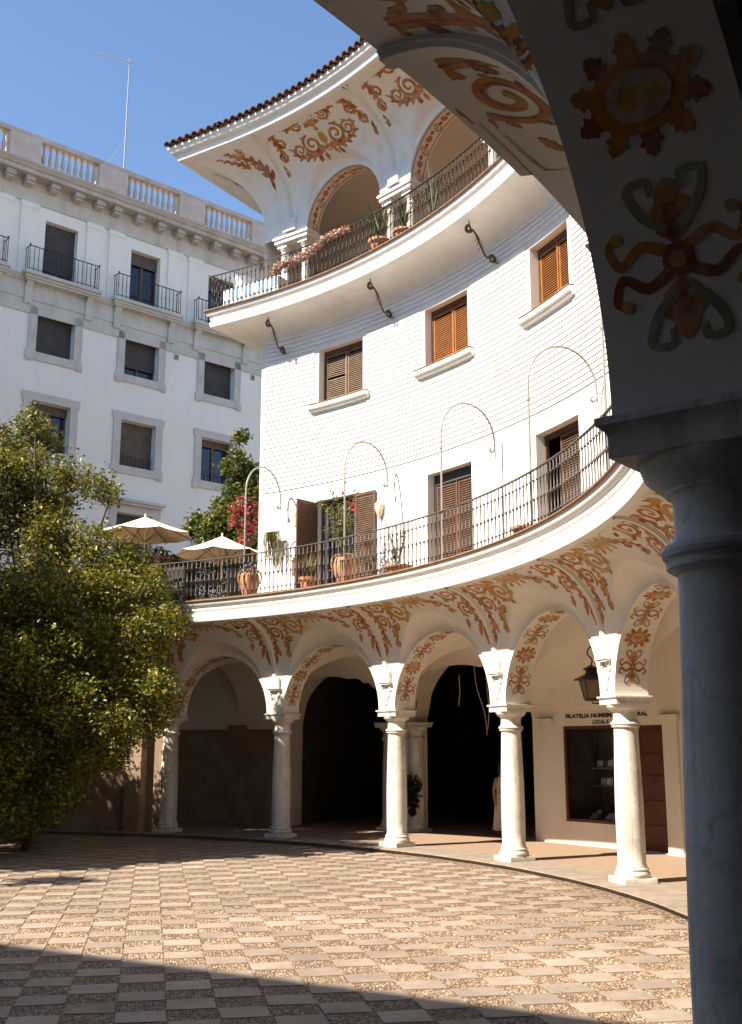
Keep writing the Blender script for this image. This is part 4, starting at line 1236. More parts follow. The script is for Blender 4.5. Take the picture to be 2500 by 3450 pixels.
# ------------------------------------------------------------------ things on and along the curved building
# pipe hoops over the lower balcony
hp = MB()
path = [(15.66, 5.76), (15.66, 6.8), (15.66, 8.15)]
arc = [(16.33 - .67 * math.cos(a_), 8.42 + .75 * math.sin(a_)) for a_ in lin(.12, PI - .02, 22)]
tail = [(17.0, 8.36), (17.0, 8.28), (16.97, 8.21), (16.92, 8.19), (16.88, 8.22), (16.885, 8.27), (16.92, 8.275)]
hp.tube([(R, 0, z) for R, z in path + arc + tail], .022, 7)
clp = MB(); clp.lathe([(.03, -.03), (.034, 0), (.03, .03)], 8, (15.66, 0, 8.12))
clp.tube([(17.0, 0, 8.50), (17.03, 0, 8.0)], .012, 5); clp.tube([(17.0, 0, 8.36), (17.19, 0, 8.36)], .012, 5)
wr = MB(); wr.tube([(16.92, 0, 8.25), (16.915, .01, 7.4), (16.93, -.03, 7.1), (16.9, .05, 6.95), (16.95, .02, 6.85)], .006, 4)
HOOPS = [(54.4, 'pipe hoop over the balcony left of the open door, among red flowers'), (41.95, 'pipe hoop over the balcony beside the open balcony door'),
         (29.1, 'pipe hoop over the balcony rising in front of the closed brown door'), (16.4, 'pipe hoop over the balcony rising beside the door left ajar'), (3.85, 'pipe hoop over the balcony nearest the dark arch, mostly hidden by it')]
h0 = None
for th, lab in HOOPS:
    if h0 is None:
        h0 = thing('pipe_hoop', lab, 'pole', (CX, CY, 0), rad(th), 'pipe hoops along the lower balcony')
        hp.build('pipe', M_POLE, h0, True); clp.build('clamp', M_POLE, h0); wr.build('wire', M_POLE, h0)
    else:
        c = copy_tree(h0); c.rotation_euler = (0, 0, rad(th)); c['label'] = lab

def scatter_ball(n, c, r, squash=(1, 1, 1), shell=.55):
    d = RNG.normal(size=(n, 3)); d /= np.linalg.norm(d, axis=1)[:, None]
    rr = r * (shell + (1 - shell) * RNG.uniform(0, 1, n)) * RNG.uniform(.75, 1.05, n)
    return np.array(c) + d * rr[:, None] * np.array(squash)
def blades(mb, n, h, spread, w, base=(0, 0, 0), droop=.4):
    for k in range(n):
        a_ = random.uniform(0, 2 * PI); L = h * random.uniform(.65, 1.1); sp = spread * random.uniform(.3, 1.0)
        ca, sa = math.cos(a_), math.sin(a_); rows = []
        for i in range(5):
            t = i / 4; out = sp * t ** 1.3; z = L * (t - droop * t * t * sp / max(h, .01))
            ww = w * (1 - t) ** .8 * .5 + .001
            x, y = base[0] + ca * out, base[1] + sa * out
            rows.append([(x - sa * ww, y + ca * ww, base[2] + z), (x, y, base[2] + z - ww * .5), (x + sa * ww, y - ca * ww, base[2] + z)])
        mb.grid(rows)
def pot_mesh(kind):
    m = MB()
    if kind == 'urn':
        m.lathe([(.0, 0), (.155, 0), (.165, .03), (.20, .15), (.255, .34), (.275, .50), (.265, .60), (.235, .68), (.225, .71), (.255, .74), (.262, .77), (.24, .785), (.20, .77), (.19, .70)], 22, cap=False)
        for k in range(4):
            a_ = PI / 4 + k * PI / 2; ca, sa = math.cos(a_), math.sin(a_)
            m.tube([(ca * r_, sa * r_, z_) for r_, z_ in ((.255, .74), (.30, .70), (.315, .60), (.305, .48), (.268, .42))], .022, 6)
    elif kind == 'pot':
        m.lathe([(0, 0), (.11, 0), (.15, .22), (.155, .24), (.18, .245), (.185, .30), (.165, .30), (.15, .25)], 20, cap=False)
    elif kind == 'bowl':
        m.lathe([(0, 0), (.11, 0), (.14, .03), (.20, .15), (.225, .20), (.26, .215), (.265, .25), (.24, .255), (.20, .20)], 20, cap=False)
    return m
DZ = 5.747
def pot(kind, th, R, z, label, name='plant_pot', scale=1.0, mat=None, cat='pot', group='terracotta pots on the balconies'):
    p = W3(th, R, z); o = thing(name, label, cat, p, rad(th), group)
    pot_mesh(kind).build('pot_body', mat or M_TERRA, o, True, angle=40)
    so = MB(); top = {'urn': (.205, .72), 'pot': (.155, .26), 'bowl': (.21, .21)}[kind]
    so.lathe([(top[0], top[1] - .02), (top[0] * .5, top[1] + .01), (.01, top[1] + .02)], 14, cap=False); so.build('soil', M_BARK, o)
    o.scale = (scale,) * 3; return o
p1 = pot('urn', 54.8, 16.0, DZ, 'terracotta urn with strap handles at the white wall corner', scale=.92)
fl = scatter_ball(160, (0, 0, .86), .2, (1.1, 1.1, .5)); leaves(fl, .07, [M_LEAFG, flat_mat('violet_petal', (.25, .16, .5), .7)], 'flowers', p1, (RNG.uniform(0, 1, 160) > .55).astype(int))
p2 = pot('pot', 48.5, 16.2, DZ, 'terracotta pot of spiky grass in front of the open balcony door', scale=1.3)
m = MB(); blades(m, 110, .55, .34, .022, (0, 0, .26)); m.build('grass_blades', M_LEAFY, p2, kind='stuff')
p3 = pot('urn', 43.7, 16.1, DZ, 'tall terracotta urn holding a climbing vine at the right of the open door', scale=.98)
st_ = MB(); vine = []
for k in range(9):
    a_ = random.uniform(0, 2 * PI); top_ = (random.uniform(-.4, .45), random.uniform(-.55, .75), random.uniform(1.4, 2.6))
    pts = catmull([(0, 0, .68), (.06 * math.cos(a_), .06 * math.sin(a_), 1.05), (top_[0] * .4, top_[1] * .4, 1.1 + (top_[2] - 1.1) * .5), top_], 6)
    st_.tube(pts, [.013 - .0005 * i for i in range(len(pts))], 5)
    for q_ in pts[6:]: vine.append(scatter_ball(11, q_, .16))
st_.build('stems', M_STEM, p3)
vine = np.concatenate(vine); leaves(vine, .07, [M_LEAFG, M_LEAFY], 'foliage', p3, (RNG.uniform(0, 1, len(vine)) > .35).astype(int))
fls = np.concatenate([scatter_ball(22, c_, .075) for c_ in ((-.05, -.30, 1.95), (.1, -.22, 1.85), (0, .1, 2.3))]); leaves(fls, .07, [M_FLOWER], 'flowers', p3)
p4 = pot('bowl', 37.7, 16.25, DZ, 'low terracotta bowl with a bare shrub right of the open door', scale=1.25)
m = MB()
for k in range(14):
    a_ = random.uniform(0, 2 * PI); h_ = random.uniform(.45, .95)
    m.tube(catmull([(0, 0, .2), (.1 * math.cos(a_), .1 * math.sin(a_), .2 + h_ * .5), (.24 * math.cos(a_), .24 * math.sin(a_), .2 + h_)], 4), .006, 4)
m.build('twigs', M_STEM, p4)
leaves(scatter_ball(110, (0, 0, .75), .33, (1, 1, 1.1), .1), .05, [M_LEAFY], 'sparse_leaves', p4)
p5 = pot('bowl', 20.2, 16.1, DZ, 'wide terracotta bowl at the foot of the door left ajar', scale=1.2)

# wall ornaments left of the open door
o = thing('hanging_plant', 'pale trailing plant hanging in a dark pot on the white wall', 'plant', W3(55.25, 17.1, 7.36), rad(55.25))
m = MB(); m.lathe([(.0, 0), (.06, 0), (.10, .12), (.105, .16), (.09, .16), (.08, .10)], 12, (-.06, 0, 0), cap=False); m.build('wall_pot', M_IRON, o)
m = MB()
for k in range(95):
    a_ = random.uniform(0, 2 * PI); L = random.uniform(.25, .85); r_ = random.uniform(.08, .26)
    x0_, y0_ = -.08 + .06 * math.cos(a_), .06 * math.sin(a_)
    pts = [(x0_, y0_, .16), (-.08 - abs(math.cos(a_)) * r_ * .5, math.sin(a_) * r_, .26), (-.09 - abs(math.cos(a_)) * r_ * .6, math.sin(a_) * r_ * 1.25, .05), (-.10, math.sin(a_) * r_ * 1.3, .2 - L)]
    m.tube(catmull(pts, 3), .006, 3, cap=False)
m.build('trailing_stems', M_LEAFY, o, kind='stuff')
o = MB(); o.box(-.14, .14, -.03, 0, -.2, .2); o = o.build('wall_tile', flat_mat('cream_tile', (.70, .52, .30), .4), None)
o.location = W3(52.85, 17.195, 7.95)
o.rotation_euler = (0, 0, rad(52.85) - PI / 2)
tag(o, 'small square painted tile on the wall above the round plate', 'wall tile')
m = MB(); m.box(-.10, .10, -.036, -.031, -.15, .15); m.build('painted_border', M_GOLD, o)
m = MB(); m.lathe([(0, .065), (.06, .05), (.075, .0), (.04, -.06), (0, -.08)], 10, (0, 0, 0), cap=False)
m2 = MB(); m2.v = [(x, -.037 - abs(z) * 0 - .002, y * 1.2) for x, y, z in m.v]; m2.f = m.f; m2.mi = m.mi; m2.build('painted_figure', M_WHITEC, o)
o = thing('wall_plate', 'round blue and white ceramic plate hung on the wall left of the open door', 'plate', W3(52.95, 17.17, 7.12), rad(52.95) - PI / 2)
def disk(mb, r, y, n=24, hole=0.0):
    ring = [(r * math.cos(2 * PI * k / n), y, r * math.sin(2 * PI * k / n)) for k in range(n)]
    if hole:
        r2_ = [(hole * math.cos(2 * PI * k / n), y, hole * math.sin(2 * PI * k / n)) for k in range(n)]; mb.grid([ring, r2_], close=True)
    else: mb.add(ring, [tuple(range(n))])
m = MB(); rows = [[(r_ * math.cos(2 * PI * k / 24), y_, r_ * math.sin(2 * PI * k / 24)) for k in range(24)] for r_, y_ in ((.24, .0), (.25, -.03), (.17, -.012), (.001, -.01))]; m.grid(rows, close=True); m.build('plate_body', M_WHITEC, o, True)
m = MB(); disk(m, .235, -.034, 24, .205); disk(m, .12, -.02); m.build('plate_pattern', flat_mat('plate_blue', (.35, .42, .5), .4), o)
o = thing('letter_box', 'small brown box fixed to the wall under the round plate', 'box', W3(52.6, 17.12, 6.62), rad(52.6) - PI / 2)
m = MB(); m.box(-.17, .17, -.06, .06, -.2, .18); m.build('box_body', M_SHUTG, o); m = MB(); m.box(-.19, .19, -.08, .065, .18, .205); m.build('box_lid', M_SHUTD, o)
o = thing('wall_lantern', 'small cream ceramic lantern on the wall right of the open door', 'wall lamp', W3(43.4, 17.14, 7.72), rad(43.4) - PI / 2)
m = MB(); m.lathe([(0, -.24), (.02, -.2), (.08, -.08), (.12, .08), (.11, .16), (.05, .22), (.02, .27), (0, .28)], 12, cap=False); m.build('lamp_body', flat_mat('cream_ceramic', (.72, .58, .42), .5), o, True)
m = MB(); m.tube([(0, .06, .2), (0, -.02, .24)], .012, 5); m.build('lamp_hook', M_IRON, o)

# lantern on its bracket by the arcade
lt = thing('arcade_lantern', 'dark iron lantern with four glass sides on a curled bracket in the arcade', 'lantern', W3(20.55, 17.36, 2.93), rad(15) )
lt.location = W3(23.7, 18.0, 2.93)
lt.rotation_euler = (0, 0, rad(23.7) - .3)
m = MB()
fr_ = [(.115, .11), (.185, .47)]
for sx, sy in ((1, 1), (1, -1), (-1, 1), (-1, -1)):
    m.tube([(sx * .115, sy * .115, .11), (sx * .185, sy * .185, .47)], .011, 5)
for s_, z_ in ((.115, .11), (.187, .47)):
    L = [(s_, s_, z_), (s_, -s_, z_), (-s_, -s_, z_), (-s_, s_, z_), (s_, s_, z_)]
    for i in range(4): m.tube([L[i], L[i + 1]], .012, 5)
square_prof(m, [(.10, .07), (.118, .10), (.118, .112)])
m.build('lantern_frame', M_IRON, lt)
m = MB(); square_prof(m, [(.275, .470), (.265, .49), (.10, .585), (.085, .60), (.085, .66), (.12, .67), (.12, .69), (.05, .73), (.02, .75)]); m.build('lantern_roof', M_IRON, lt)
for k in range(4):
    q = MB(); q.add([(-.112, .112, .115), (.112, .112, .115), (.182, .182, .465), (-.182, .182, .465)], [(0, 1, 2, 3)]); q.build('pane', M_TINT, lt, rotz=k * PI / 2)
m = MB(); m.tube(catmull([(0, 0, .74), (.03, 0, .86), (-.06, 0, .96), (-.02, 0, 1.08), (.09, 0, 1.10), (.14, 0, .98), (.13, 0, .80), (.24, 0, .72)], 6), .014, 6)
e_ = Vector(P3(15.0, 17.35, 0)) - Vector(P3(23.7, 18.0, 0)); e_ = Matrix.Rotation(-(rad(23.7) - .3), 3, 'Z') @ e_
m.tube([(.24, 0, .72), tuple(Vector((e_.x, e_.y, .72)))], .014, 6); m.tube([(.24, 0, .74), (.24, 0, .02)], .014, 6)
m.tube([(.0, 0, .07), (.0, 0, .03), (.24, 0, .02), tuple(Vector((e_.x, e_.y, .02)))], .013, 6)
m.build('bracket', M_IRON, lt, True)

# ------------------------------------------------------------------ the top balcony's bits
TZ = 13.852
o = thing('agave_pot', 'pot of spiky agave leaves on the top balcony by the paired columns', 'plant pot', W3(41.2, 16.55, TZ), 0)
pot_mesh('pot').build('pot_body', M_TERRA, o, True); o.scale = (1.5,) * 3
m = MB(); blades(m, 34, .75, .48, .06, (0, 0, .26), .25); m.build('agave_leaves', M_AGAVE, o)
o = thing('spiky_plant', 'second spiky pot plant on the top balcony, right of the agave', 'plant pot', W3(38.2, 16.55, TZ), 0)
pot_mesh('pot').build('pot_body', M_TERRA, o, True); o.scale = (1.3,) * 3
m = MB(); blades(m, 26, .7, .4, .045, (0, 0, .26), .3); m.build('spiky_leaves', M_AGAVE, o)
o = thing('tall_plant', 'thin tall plant on the top balcony behind the railing near the dark arch', 'plant pot', W3(35.6, 16.9, TZ), 0)
pot_mesh('pot').build('pot_body', M_TERRA, o, True); o.scale = (1.3,) * 3
m = MB(); blades(m, 20, 1.2, .45, .04, (0, 0, .26), .3); m.build('tall_leaves', M_AGAVE, o)
o = thing('dry_garland', 'dry pink and white flower garland tied along the top railing', 'garland', (CX, CY, 0))
gp = []
for t in lin(53.4, 44.0, 54):
    k = (53.4 - t) / 9.4
    gp.append(scatter_ball(42, P3(t, 16.16, 14.42 + .42 * k + .05 * math.sin(k * 11)), .19 - .07 * k, (1, 1, .9), .1))
gp = np.concatenate(gp); leaves(gp, .075, [M_PINKC, M_WHITEC], 'dry_flowers', o, (RNG.uniform(0, 1, len(gp)) > .6).astype(int))
m = MB(); m.tube([P3(t, 16.2, 14.42 + .42 * (53.4 - t) / 9.4) for t in lin(53.4, 43.5, 14)], .015, 5); m.build('stem', M_STEM, o)
o = thing('tiled_bench', 'blue and white tiled bench on the corner of the top balcony', 'bench', W3(56.9, 16.6, TZ), rad(56.9) - PI / 2)
m = MB(); m.box(-.95, .95, -.16, .22, 0, .62); m.box(-.95, .95, .22, .30, 0, .82); m.build('bench_body', M_WHITEC, o)
for i in range(8):
    for j in range(2):
        if (i + j) % 2 == 0:
            q = MB(); q.box(-.92 + i * .235, -.70 + i * .235, -.167, -.161, .04 + j * .29, .31 + j * .29); q.build('blue_tile', M_BLUE, o)
o = thing('white_drape', 'white cloth thrown over a chair at the end of the top balcony', 'cloth', W3(58.9, 16.7, TZ), rad(60) - PI / 2)
m = MB(); rows = []
for i in range(9):
    t = i / 8; rows.append([((-.3 + .6 * u_) * (1 - .3 * t) + .04 * math.sin(9 * u_ + 3 * t), .08 * math.sin(7 * u_) * t + .25 * (1 - t) - .1, .1 + .95 * t ** .8 + .03 * math.sin(5 * u_)) for u_ in lin(0, 1, 10)])
m.grid(rows); m.build('cloth_fold', M_WHITEC, o, True)
m = MB()
for sx in (-.22, .22):
    for sy in (-.2, .2): m.tube([(sx, sy, 0), (sx, sy, .9 if sy > 0 else .45)], .02, 5)
m.box(-.24, .24, -.22, .22, .43, .46); m.build('chair_frame', M_WOODF, o)

# ------------------------------------------------------------------ terrace: parasols, furniture, shrubs
def ray_pt(u, v, y):
    """world point at depth y seen at (u,v) on a 1643 px wide view of the photograph - used once to lay things out"""
    s = 2500 / 1643; x_ = (u * s - 1250) / 3700; y_ = (1725 - v * s) / 3700
    d = Vector((x_, math.cos(PITCH) - y_ * math.sin(PITCH), math.sin(PITCH) + y_ * math.cos(PITCH)))
    return Vector((0, 0, CAM_H)) + d * (y / d.y)
def parasol(apex, half, label, rot):
    ap = Vector(apex); o = thing('parasol', label, 'parasol', (ap.x, ap.y, DZ), rot, 'cream parasols on the terrace')
    H = ap.z - DZ; dr = .52
    m = MB(); n = 8; ring = []
    for k in range(n):
        a0_, a1_ = 2 * PI * k / n + PI / 8, 2 * PI * (k + 1) / n + PI / 8
        rows = []
        for i in range(7):
            t = i / 6; row = []
            for j in range(5):
                f_ = j / 4; x = half * t * (math.cos(a0_) * (1 - f_) + math.cos(a1_) * f_); y = half * t * (math.sin(a0_) * (1 - f_) + math.sin(a1_) * f_)
                row.append((x, y, H - dr * t - .05 * t * math.sin(PI * f_)  - .03 * math.sin(PI * t)))
            rows.append(row)
        m.grid(rows)
    m.build('canopy', M_CANVAS, o, True, angle=25)
    m = MB()
    for k in range(n):
        a_ = 2 * PI * k / n + PI / 8; m.tube([(0, 0, H - .06), (half * math.cos(a_), half * math.sin(a_), H - dr - .02)], .012, 4)
        m.tube([(0, 0, H - .75), (half * .5 * math.cos(a_), half * .5 * math.sin(a_), H - dr * .5 - .05)], .009, 4)
    m.build('ribs', M_WOODF, o)
    m = MB(); m.tube([(0, 0, .02), (0, 0, H + .08)], .028, 8); m.build('pole', M_CANVAS, o)
    m = MB(); m.lathe([(.26, 0), (.26, .05), (.06, .08), (.06, .3)], 16); m.build('base', M_STONE, o)
parasol(ray_pt(322, 1144, 30.8), 1.38, 'cream parasol further left on the terrace, above the big tree', .1)
parasol(ray_pt(492, 1187, 30.2), 1.30, 'cream parasol beside the white wall corner', .35)
# dark hedge and furniture behind the railing
pl = thing('hedge', 'low dark hedge along the back of the terrace behind the parasols', 'hedge', tuple(ray_pt(470, 1330, 31.7).xy) + (DZ,))
hc = np.stack([RNG.uniform(-3.2, 2.4, 9000), RNG.normal(0, .32, 9000), RNG.uniform(0.0, 1.0, 9000) ** .8 * (1.85)], 1)
hc[:, 2] += .25 * np.sin(hc[:, 0] * 3); leaves(hc, .11, [M_LEAFD, M_LEAFG], 'foliage', pl, (RNG.uniform(0, 1, 9000) > .85).astype(int))
m = MB(); m.box(-3.2, 2.4, -.25, .25, 0, .5); m.build('planter', M_BRICKY, pl)
def chair(u, y, rot, label):
    p = ray_pt(u, 1300, y); o = thing('wicker_chair', label, 'chair', (p.x, p.y, DZ), rot, 'dark wicker chairs on the terrace')
    m = MB(); m.box(-.3, .3, -.3, .3, .38, .46); m.build('seat', M_WICKER, o)
    m = MB(); m.box(-.3, .3, .26, .32, .46, 1.0); m.build('backrest', M_WICKER, o)
    for sx in (-.28, .28):
        m = MB(); m.box(sx - .03, sx + .03, -.28, .26, .62, .67); m.box(sx - .025, sx + .025, -.28, -.23, .46, .62); m.build('armrest', M_WICKER, o)
        for sy in (-.27, .28): m = MB(); m.tube([(sx, sy, 0), (sx, sy, .38)], .025, 6); m.build('leg', M_WICKER, o)
    return o
chair(405, 28.6, 2.6, 'dark wicker chair near the left end of the terrace railing')
chair(520, 28.9, 3.6, 'dark wicker chair behind the railing left of the urn')
p = ray_pt(460, 1300, 29.2); o = thing('terrace_table', 'dark round table behind the terrace railing between the chairs', 'table', (p.x, p.y, DZ))
m = MB(); m.lathe([(.02, .70), (.45, .71), (.45, .74), (.02, .745)], 20); m.build('tabletop', M_WICKER, o); m = MB(); m.lathe([(.22, 0), (.2, .03), (.04, .06), (.04, .7)], 12); m.build('table_leg', M_WICKER, o)
p = ray_pt(378, 1235, 32); o = thing('stone_planter', 'brown stone block planter on the terrace under the left parasol', 'planter', (p.x, p.y, DZ), .7)
m = MB(); m.box(-.7, .7, -.35, .35, 0, 1.75); m.box(-.75, .75, -.4, .4, 1.75, 1.85); m.build('planter_body', M_BRICKY, o)

def bush(name, label, cat, base, clumps, nl, size, mats, frac=None, trunk=True, group=None):
    """clumps: list of (dx,dy,dz,r) about the base"""
    o = thing(name, label, cat, base, 0, group)
    tot = sum(c[3] ** 2 for c in clumps); pts = []
    for (x, y, z, r_) in clumps:
        n = int(nl * r_ * r_ / tot)
        # ragged clump: leaf sprays hung on twigs rather than an even ball
        k = max(4, n // 26); tw = scatter_ball(k, (x, y, z), r_, (1, 1, .85), .35)
        pts.append(np.repeat(tw, 26, 0)[:n] + RNG.normal(size=(min(n, k * 26), 3)) * .13 * min(1.0, r_ * 1.6 + .3))
    pts = np.concatenate(pts)
    mi = None if frac is None else (RNG.uniform(0, 1, len(pts)) < frac).astype(int)
    leaves(pts, size, mats, 'crown', o, mi)
    if trunk:
        t = MB()
        for (x, y, z, r_) in clumps[::2]:
            h_ = max(.3, z * .55)
            P_ = catmull([(0, 0, 0), (x * .12, y * .12, h_ * .5), (x * .35, y * .35, h_), (x, y, z)], 6)
            t.tube(P_, [max(.012, (.05 + .02 * math.sqrt(max(z, .1))) * (1 - i / len(P_)) ** .8) for i in range(len(P_))], 7)
        t.build('trunk', M_BARK, o, True)
    return o
b0 = ray_pt(515, 1310, 32.6); b0.z = DZ
cl = []
for (u, v, r_) in ((532, 970, .22), (525, 1010, .25), (545, 1050, .42), (500, 1035, .22), (555, 1090, .45), (515, 1085, .35), (500, 1120, .38), (545, 1140, .5), (440, 1160, .32), (480, 1160, .45), (420, 1175, .22), (530, 1190, .5), (460, 1195, .4), (560, 1200, .4)):
    q = ray_pt(u, v, 32.6 + random.uniform(-.4, .4)) - b0; cl.append((q.x, q.y, q.z, r_))
bush('ornamental_tree', 'slender leafy tree on the terrace beside the white wall corner', 'tree', tuple(b0), cl, 9500, .15, [M_LEAFG, M_LEAF], .4)
b0 = ray_pt(545, 1310, 30.3); b0.z = DZ
cl = []
for (u, v, r_) in ((545, 1120, .28), (525, 1130, .25), (565, 1130, .22), (515, 1150, .2), (555, 1160, .3), (545, 1190, .25), (590, 1150, .12), (600, 1165, .08)):
    q = ray_pt(u, v, 30.3) - b0; cl.append((q.x, q.y, q.z, r_))
bush('bougainvillea', 'red flowering bougainvillea climbing at the white wall corner', 'shrub', tuple(b0), cl, 1500, .10, [M_FLOWER, M_LEAFG], .55)

# ------------------------------------------------------------------ the apartment building on the left
AP = thing('apartment_building', 'pale apartment block with balustraded roof, stone framed windows and small iron balconies', 'building', (-8.6, 40.0, 0), math.atan2(.667, .745))
X0, X1 = -26.0, 24.0
BAYC = [-10.84, -7.31, -3.78, -.25, 3.30, 6.83, 10.36, 13.9]
ROWS = {2: (18.86, 21.02, 1.29), 3: (15.92, 17.60, 1.46), 4: (12.38, 14.13, 1.48), 5: (8.9, 10.6, 1.48)}
hl = []
for c in BAYC:
    for r_, (z0, z1, w_) in ROWS.items(): hl.append((c - w_ / 2, c + w_ / 2, z0, z1))
idf = lambda x, y, z: (x, y, z)
m = MB(); plate(m, [X0, X1], [0, 17.8, 21.5], hl, idf, 0, .38); m.build('wall', M_COOL, AP)
m = MB(); m.box(X0, X1, .8, 1.0, 0, 23); m.box(X0, X1, 9, 12, 0, 23); m.build('inner_wall', M_DARK, AP)
m = MB(); m.box(X0, X1, .3, 12, 21.4, 23.0); m.build('roof', M_PARAPET, AP)
def ext(mb, prof, x0=X0, x1=X1): mb.grid([[(x0, y, z), (x1, y, z)] for y, z in prof])
m = MB(); ext(m, [(.01, 21.5), (-.06, 21.5), (-.06, 22.02), (-.10, 22.05), (-.10, 22.28), (-.14, 22.30)]); m.build('frieze', M_STONE, AP)
m = MB(); ext(m, [(-.10, 22.30), (-.62, 22.31), (-.64, 22.34), (-.64, 22.46), (-.70, 22.49), (-.76, 22.58), (-.80, 22.62), (-.80, 22.70), (.3, 22.72)]); m.build('cornice', M_PARAPET, AP)
md = MB(); md.box(-.17, .17, -.50, -.09, 22.12, 22.305); md.box(-.14, .14, -.42, -.09, 22.03, 22.122)
mo = None
for c in BAYC:
    for d in (-1.52, -.56, .40, 1.27):
        if mo is None: mo = md.build('modillion', M_PARAPET, AP); q = mo
        else: q = copy_tree(mo, AP)
        q.location = (c + d, 0, 0)
m = MB(); ext(m, [(.01, 17.30), (-.05, 17.30), (-.05, 17.78), (-.09, 17.80), (-.09, 18.40), (-.16, 18.44), (-.22, 18.52), (-.24, 18.58), (-.24, 18.64), (.01, 18.66)]); m.build('string_course', M_STONE, AP)
# parapet: rail, pedestals, balusters
m = MB(); m.box(X0, X1, -.42, -.06, 22.72, 22.90); m.build('parapet_base', M_PARAPET, AP)
m = MB(); m.box(X0, X1, -.44, -.02, 23.80, 23.98); m.build('parapet_rail', M_PARAPET, AP)
pbm = MB(); pbm.lathe([(.06, 22.90), (.06, 22.95), (.045, 22.98), (.085, 23.15), (.09, 23.24), (.06, 23.42), (.042, 23.55), (.05, 23.62), (.042, 23.66), (.06, 23.70), (.06, 23.80)], 8, cap=False)
ped = MB(); ped.box(-.60, .60, -.46, 0, 22.90, 23.80)
po = pb = None
for c in BAYC:
    if po is None: po = ped.build('pedestal', M_PINK, AP); q = po
    else: q = copy_tree(po, AP)
    q.location = (c + 1.74, 0, 0)
    for k in range(9):
        x = c - 1.10 + .25 * k + .10
        if pb is None: pb = pbm.build('parapet_baluster', M_PARAPET, AP, True, (x, -.24, 0))
        else: link('parapet_baluster', pb.data, AP, (x, -.24, 0))
# bays
pil = MB(); pil.box(-.32, .32, -.055, .01, 18.66, 21.5); pil.box(-.35, .35, -.075, .01, 21.30, 21.5)
def pane_set(c, z0, z1, w_, blind, bm, panes, row):
    y = .36
    fr = MB(); a_, b_ = c - w_ / 2, c + w_ / 2
    fr.box(a_, a_ + .07, y - .05, y + .03, z0, z1); fr.box(b_ - .07, b_, y - .05, y + .03, z0, z1); fr.box(a_ + .07, b_ - .07, y - .05, y + .03, z0, z0 + .07); fr.box(c - .05, c + .05, y - .06, y + .02, z0 + .07, z1)
    f = fr.build('window', M_WOODF, AP)
    for s_ in (0, 1):
        q = MB(); x0_, x1_ = (a_ + .07, c - .05) if s_ == 0 else (c + .05, b_ - .07)
        q.add([(x0_, y, z0 + .07), (x1_, y, z0 + .07), (x1_, y, z1), (x0_, y, z1)], [(0, 1, 2, 3)]); q.build('pane', M_GLASS, f)
    if blind > 0:
        q = MB(); zb = z1 - (z1 - z0) * blind; zz = z1
        rows = []
        while zz > zb + .02:
            rows.append((y - .10, zz)); rows.append((y - .115, zz - .02)); rows.append((y - .10, zz - .045)); zz -= .05
        q.grid([[(a_ + .005, yy, z_), (b_ - .005, yy, z_)] for yy, z_ in rows]); q.build('roller_blind', bm, f)
    return f
BL = {(2, -3.78): (.86, M_BLIND), (2, -.25): (.24, M_BLINDB), (2, 3.30): (.25, M_BLINDB), (3, -3.78): (1, M_BLIND), (3, -.25): (.78, M_BLIND), (3, 3.30): (1, M_BLIND), (4, -3.78): (.2, M_BLINDB), (4, -.25): (1, M_BLINDB), (4, 3.30): (.18, M_BLINDB)}
fro = None; sur = {}
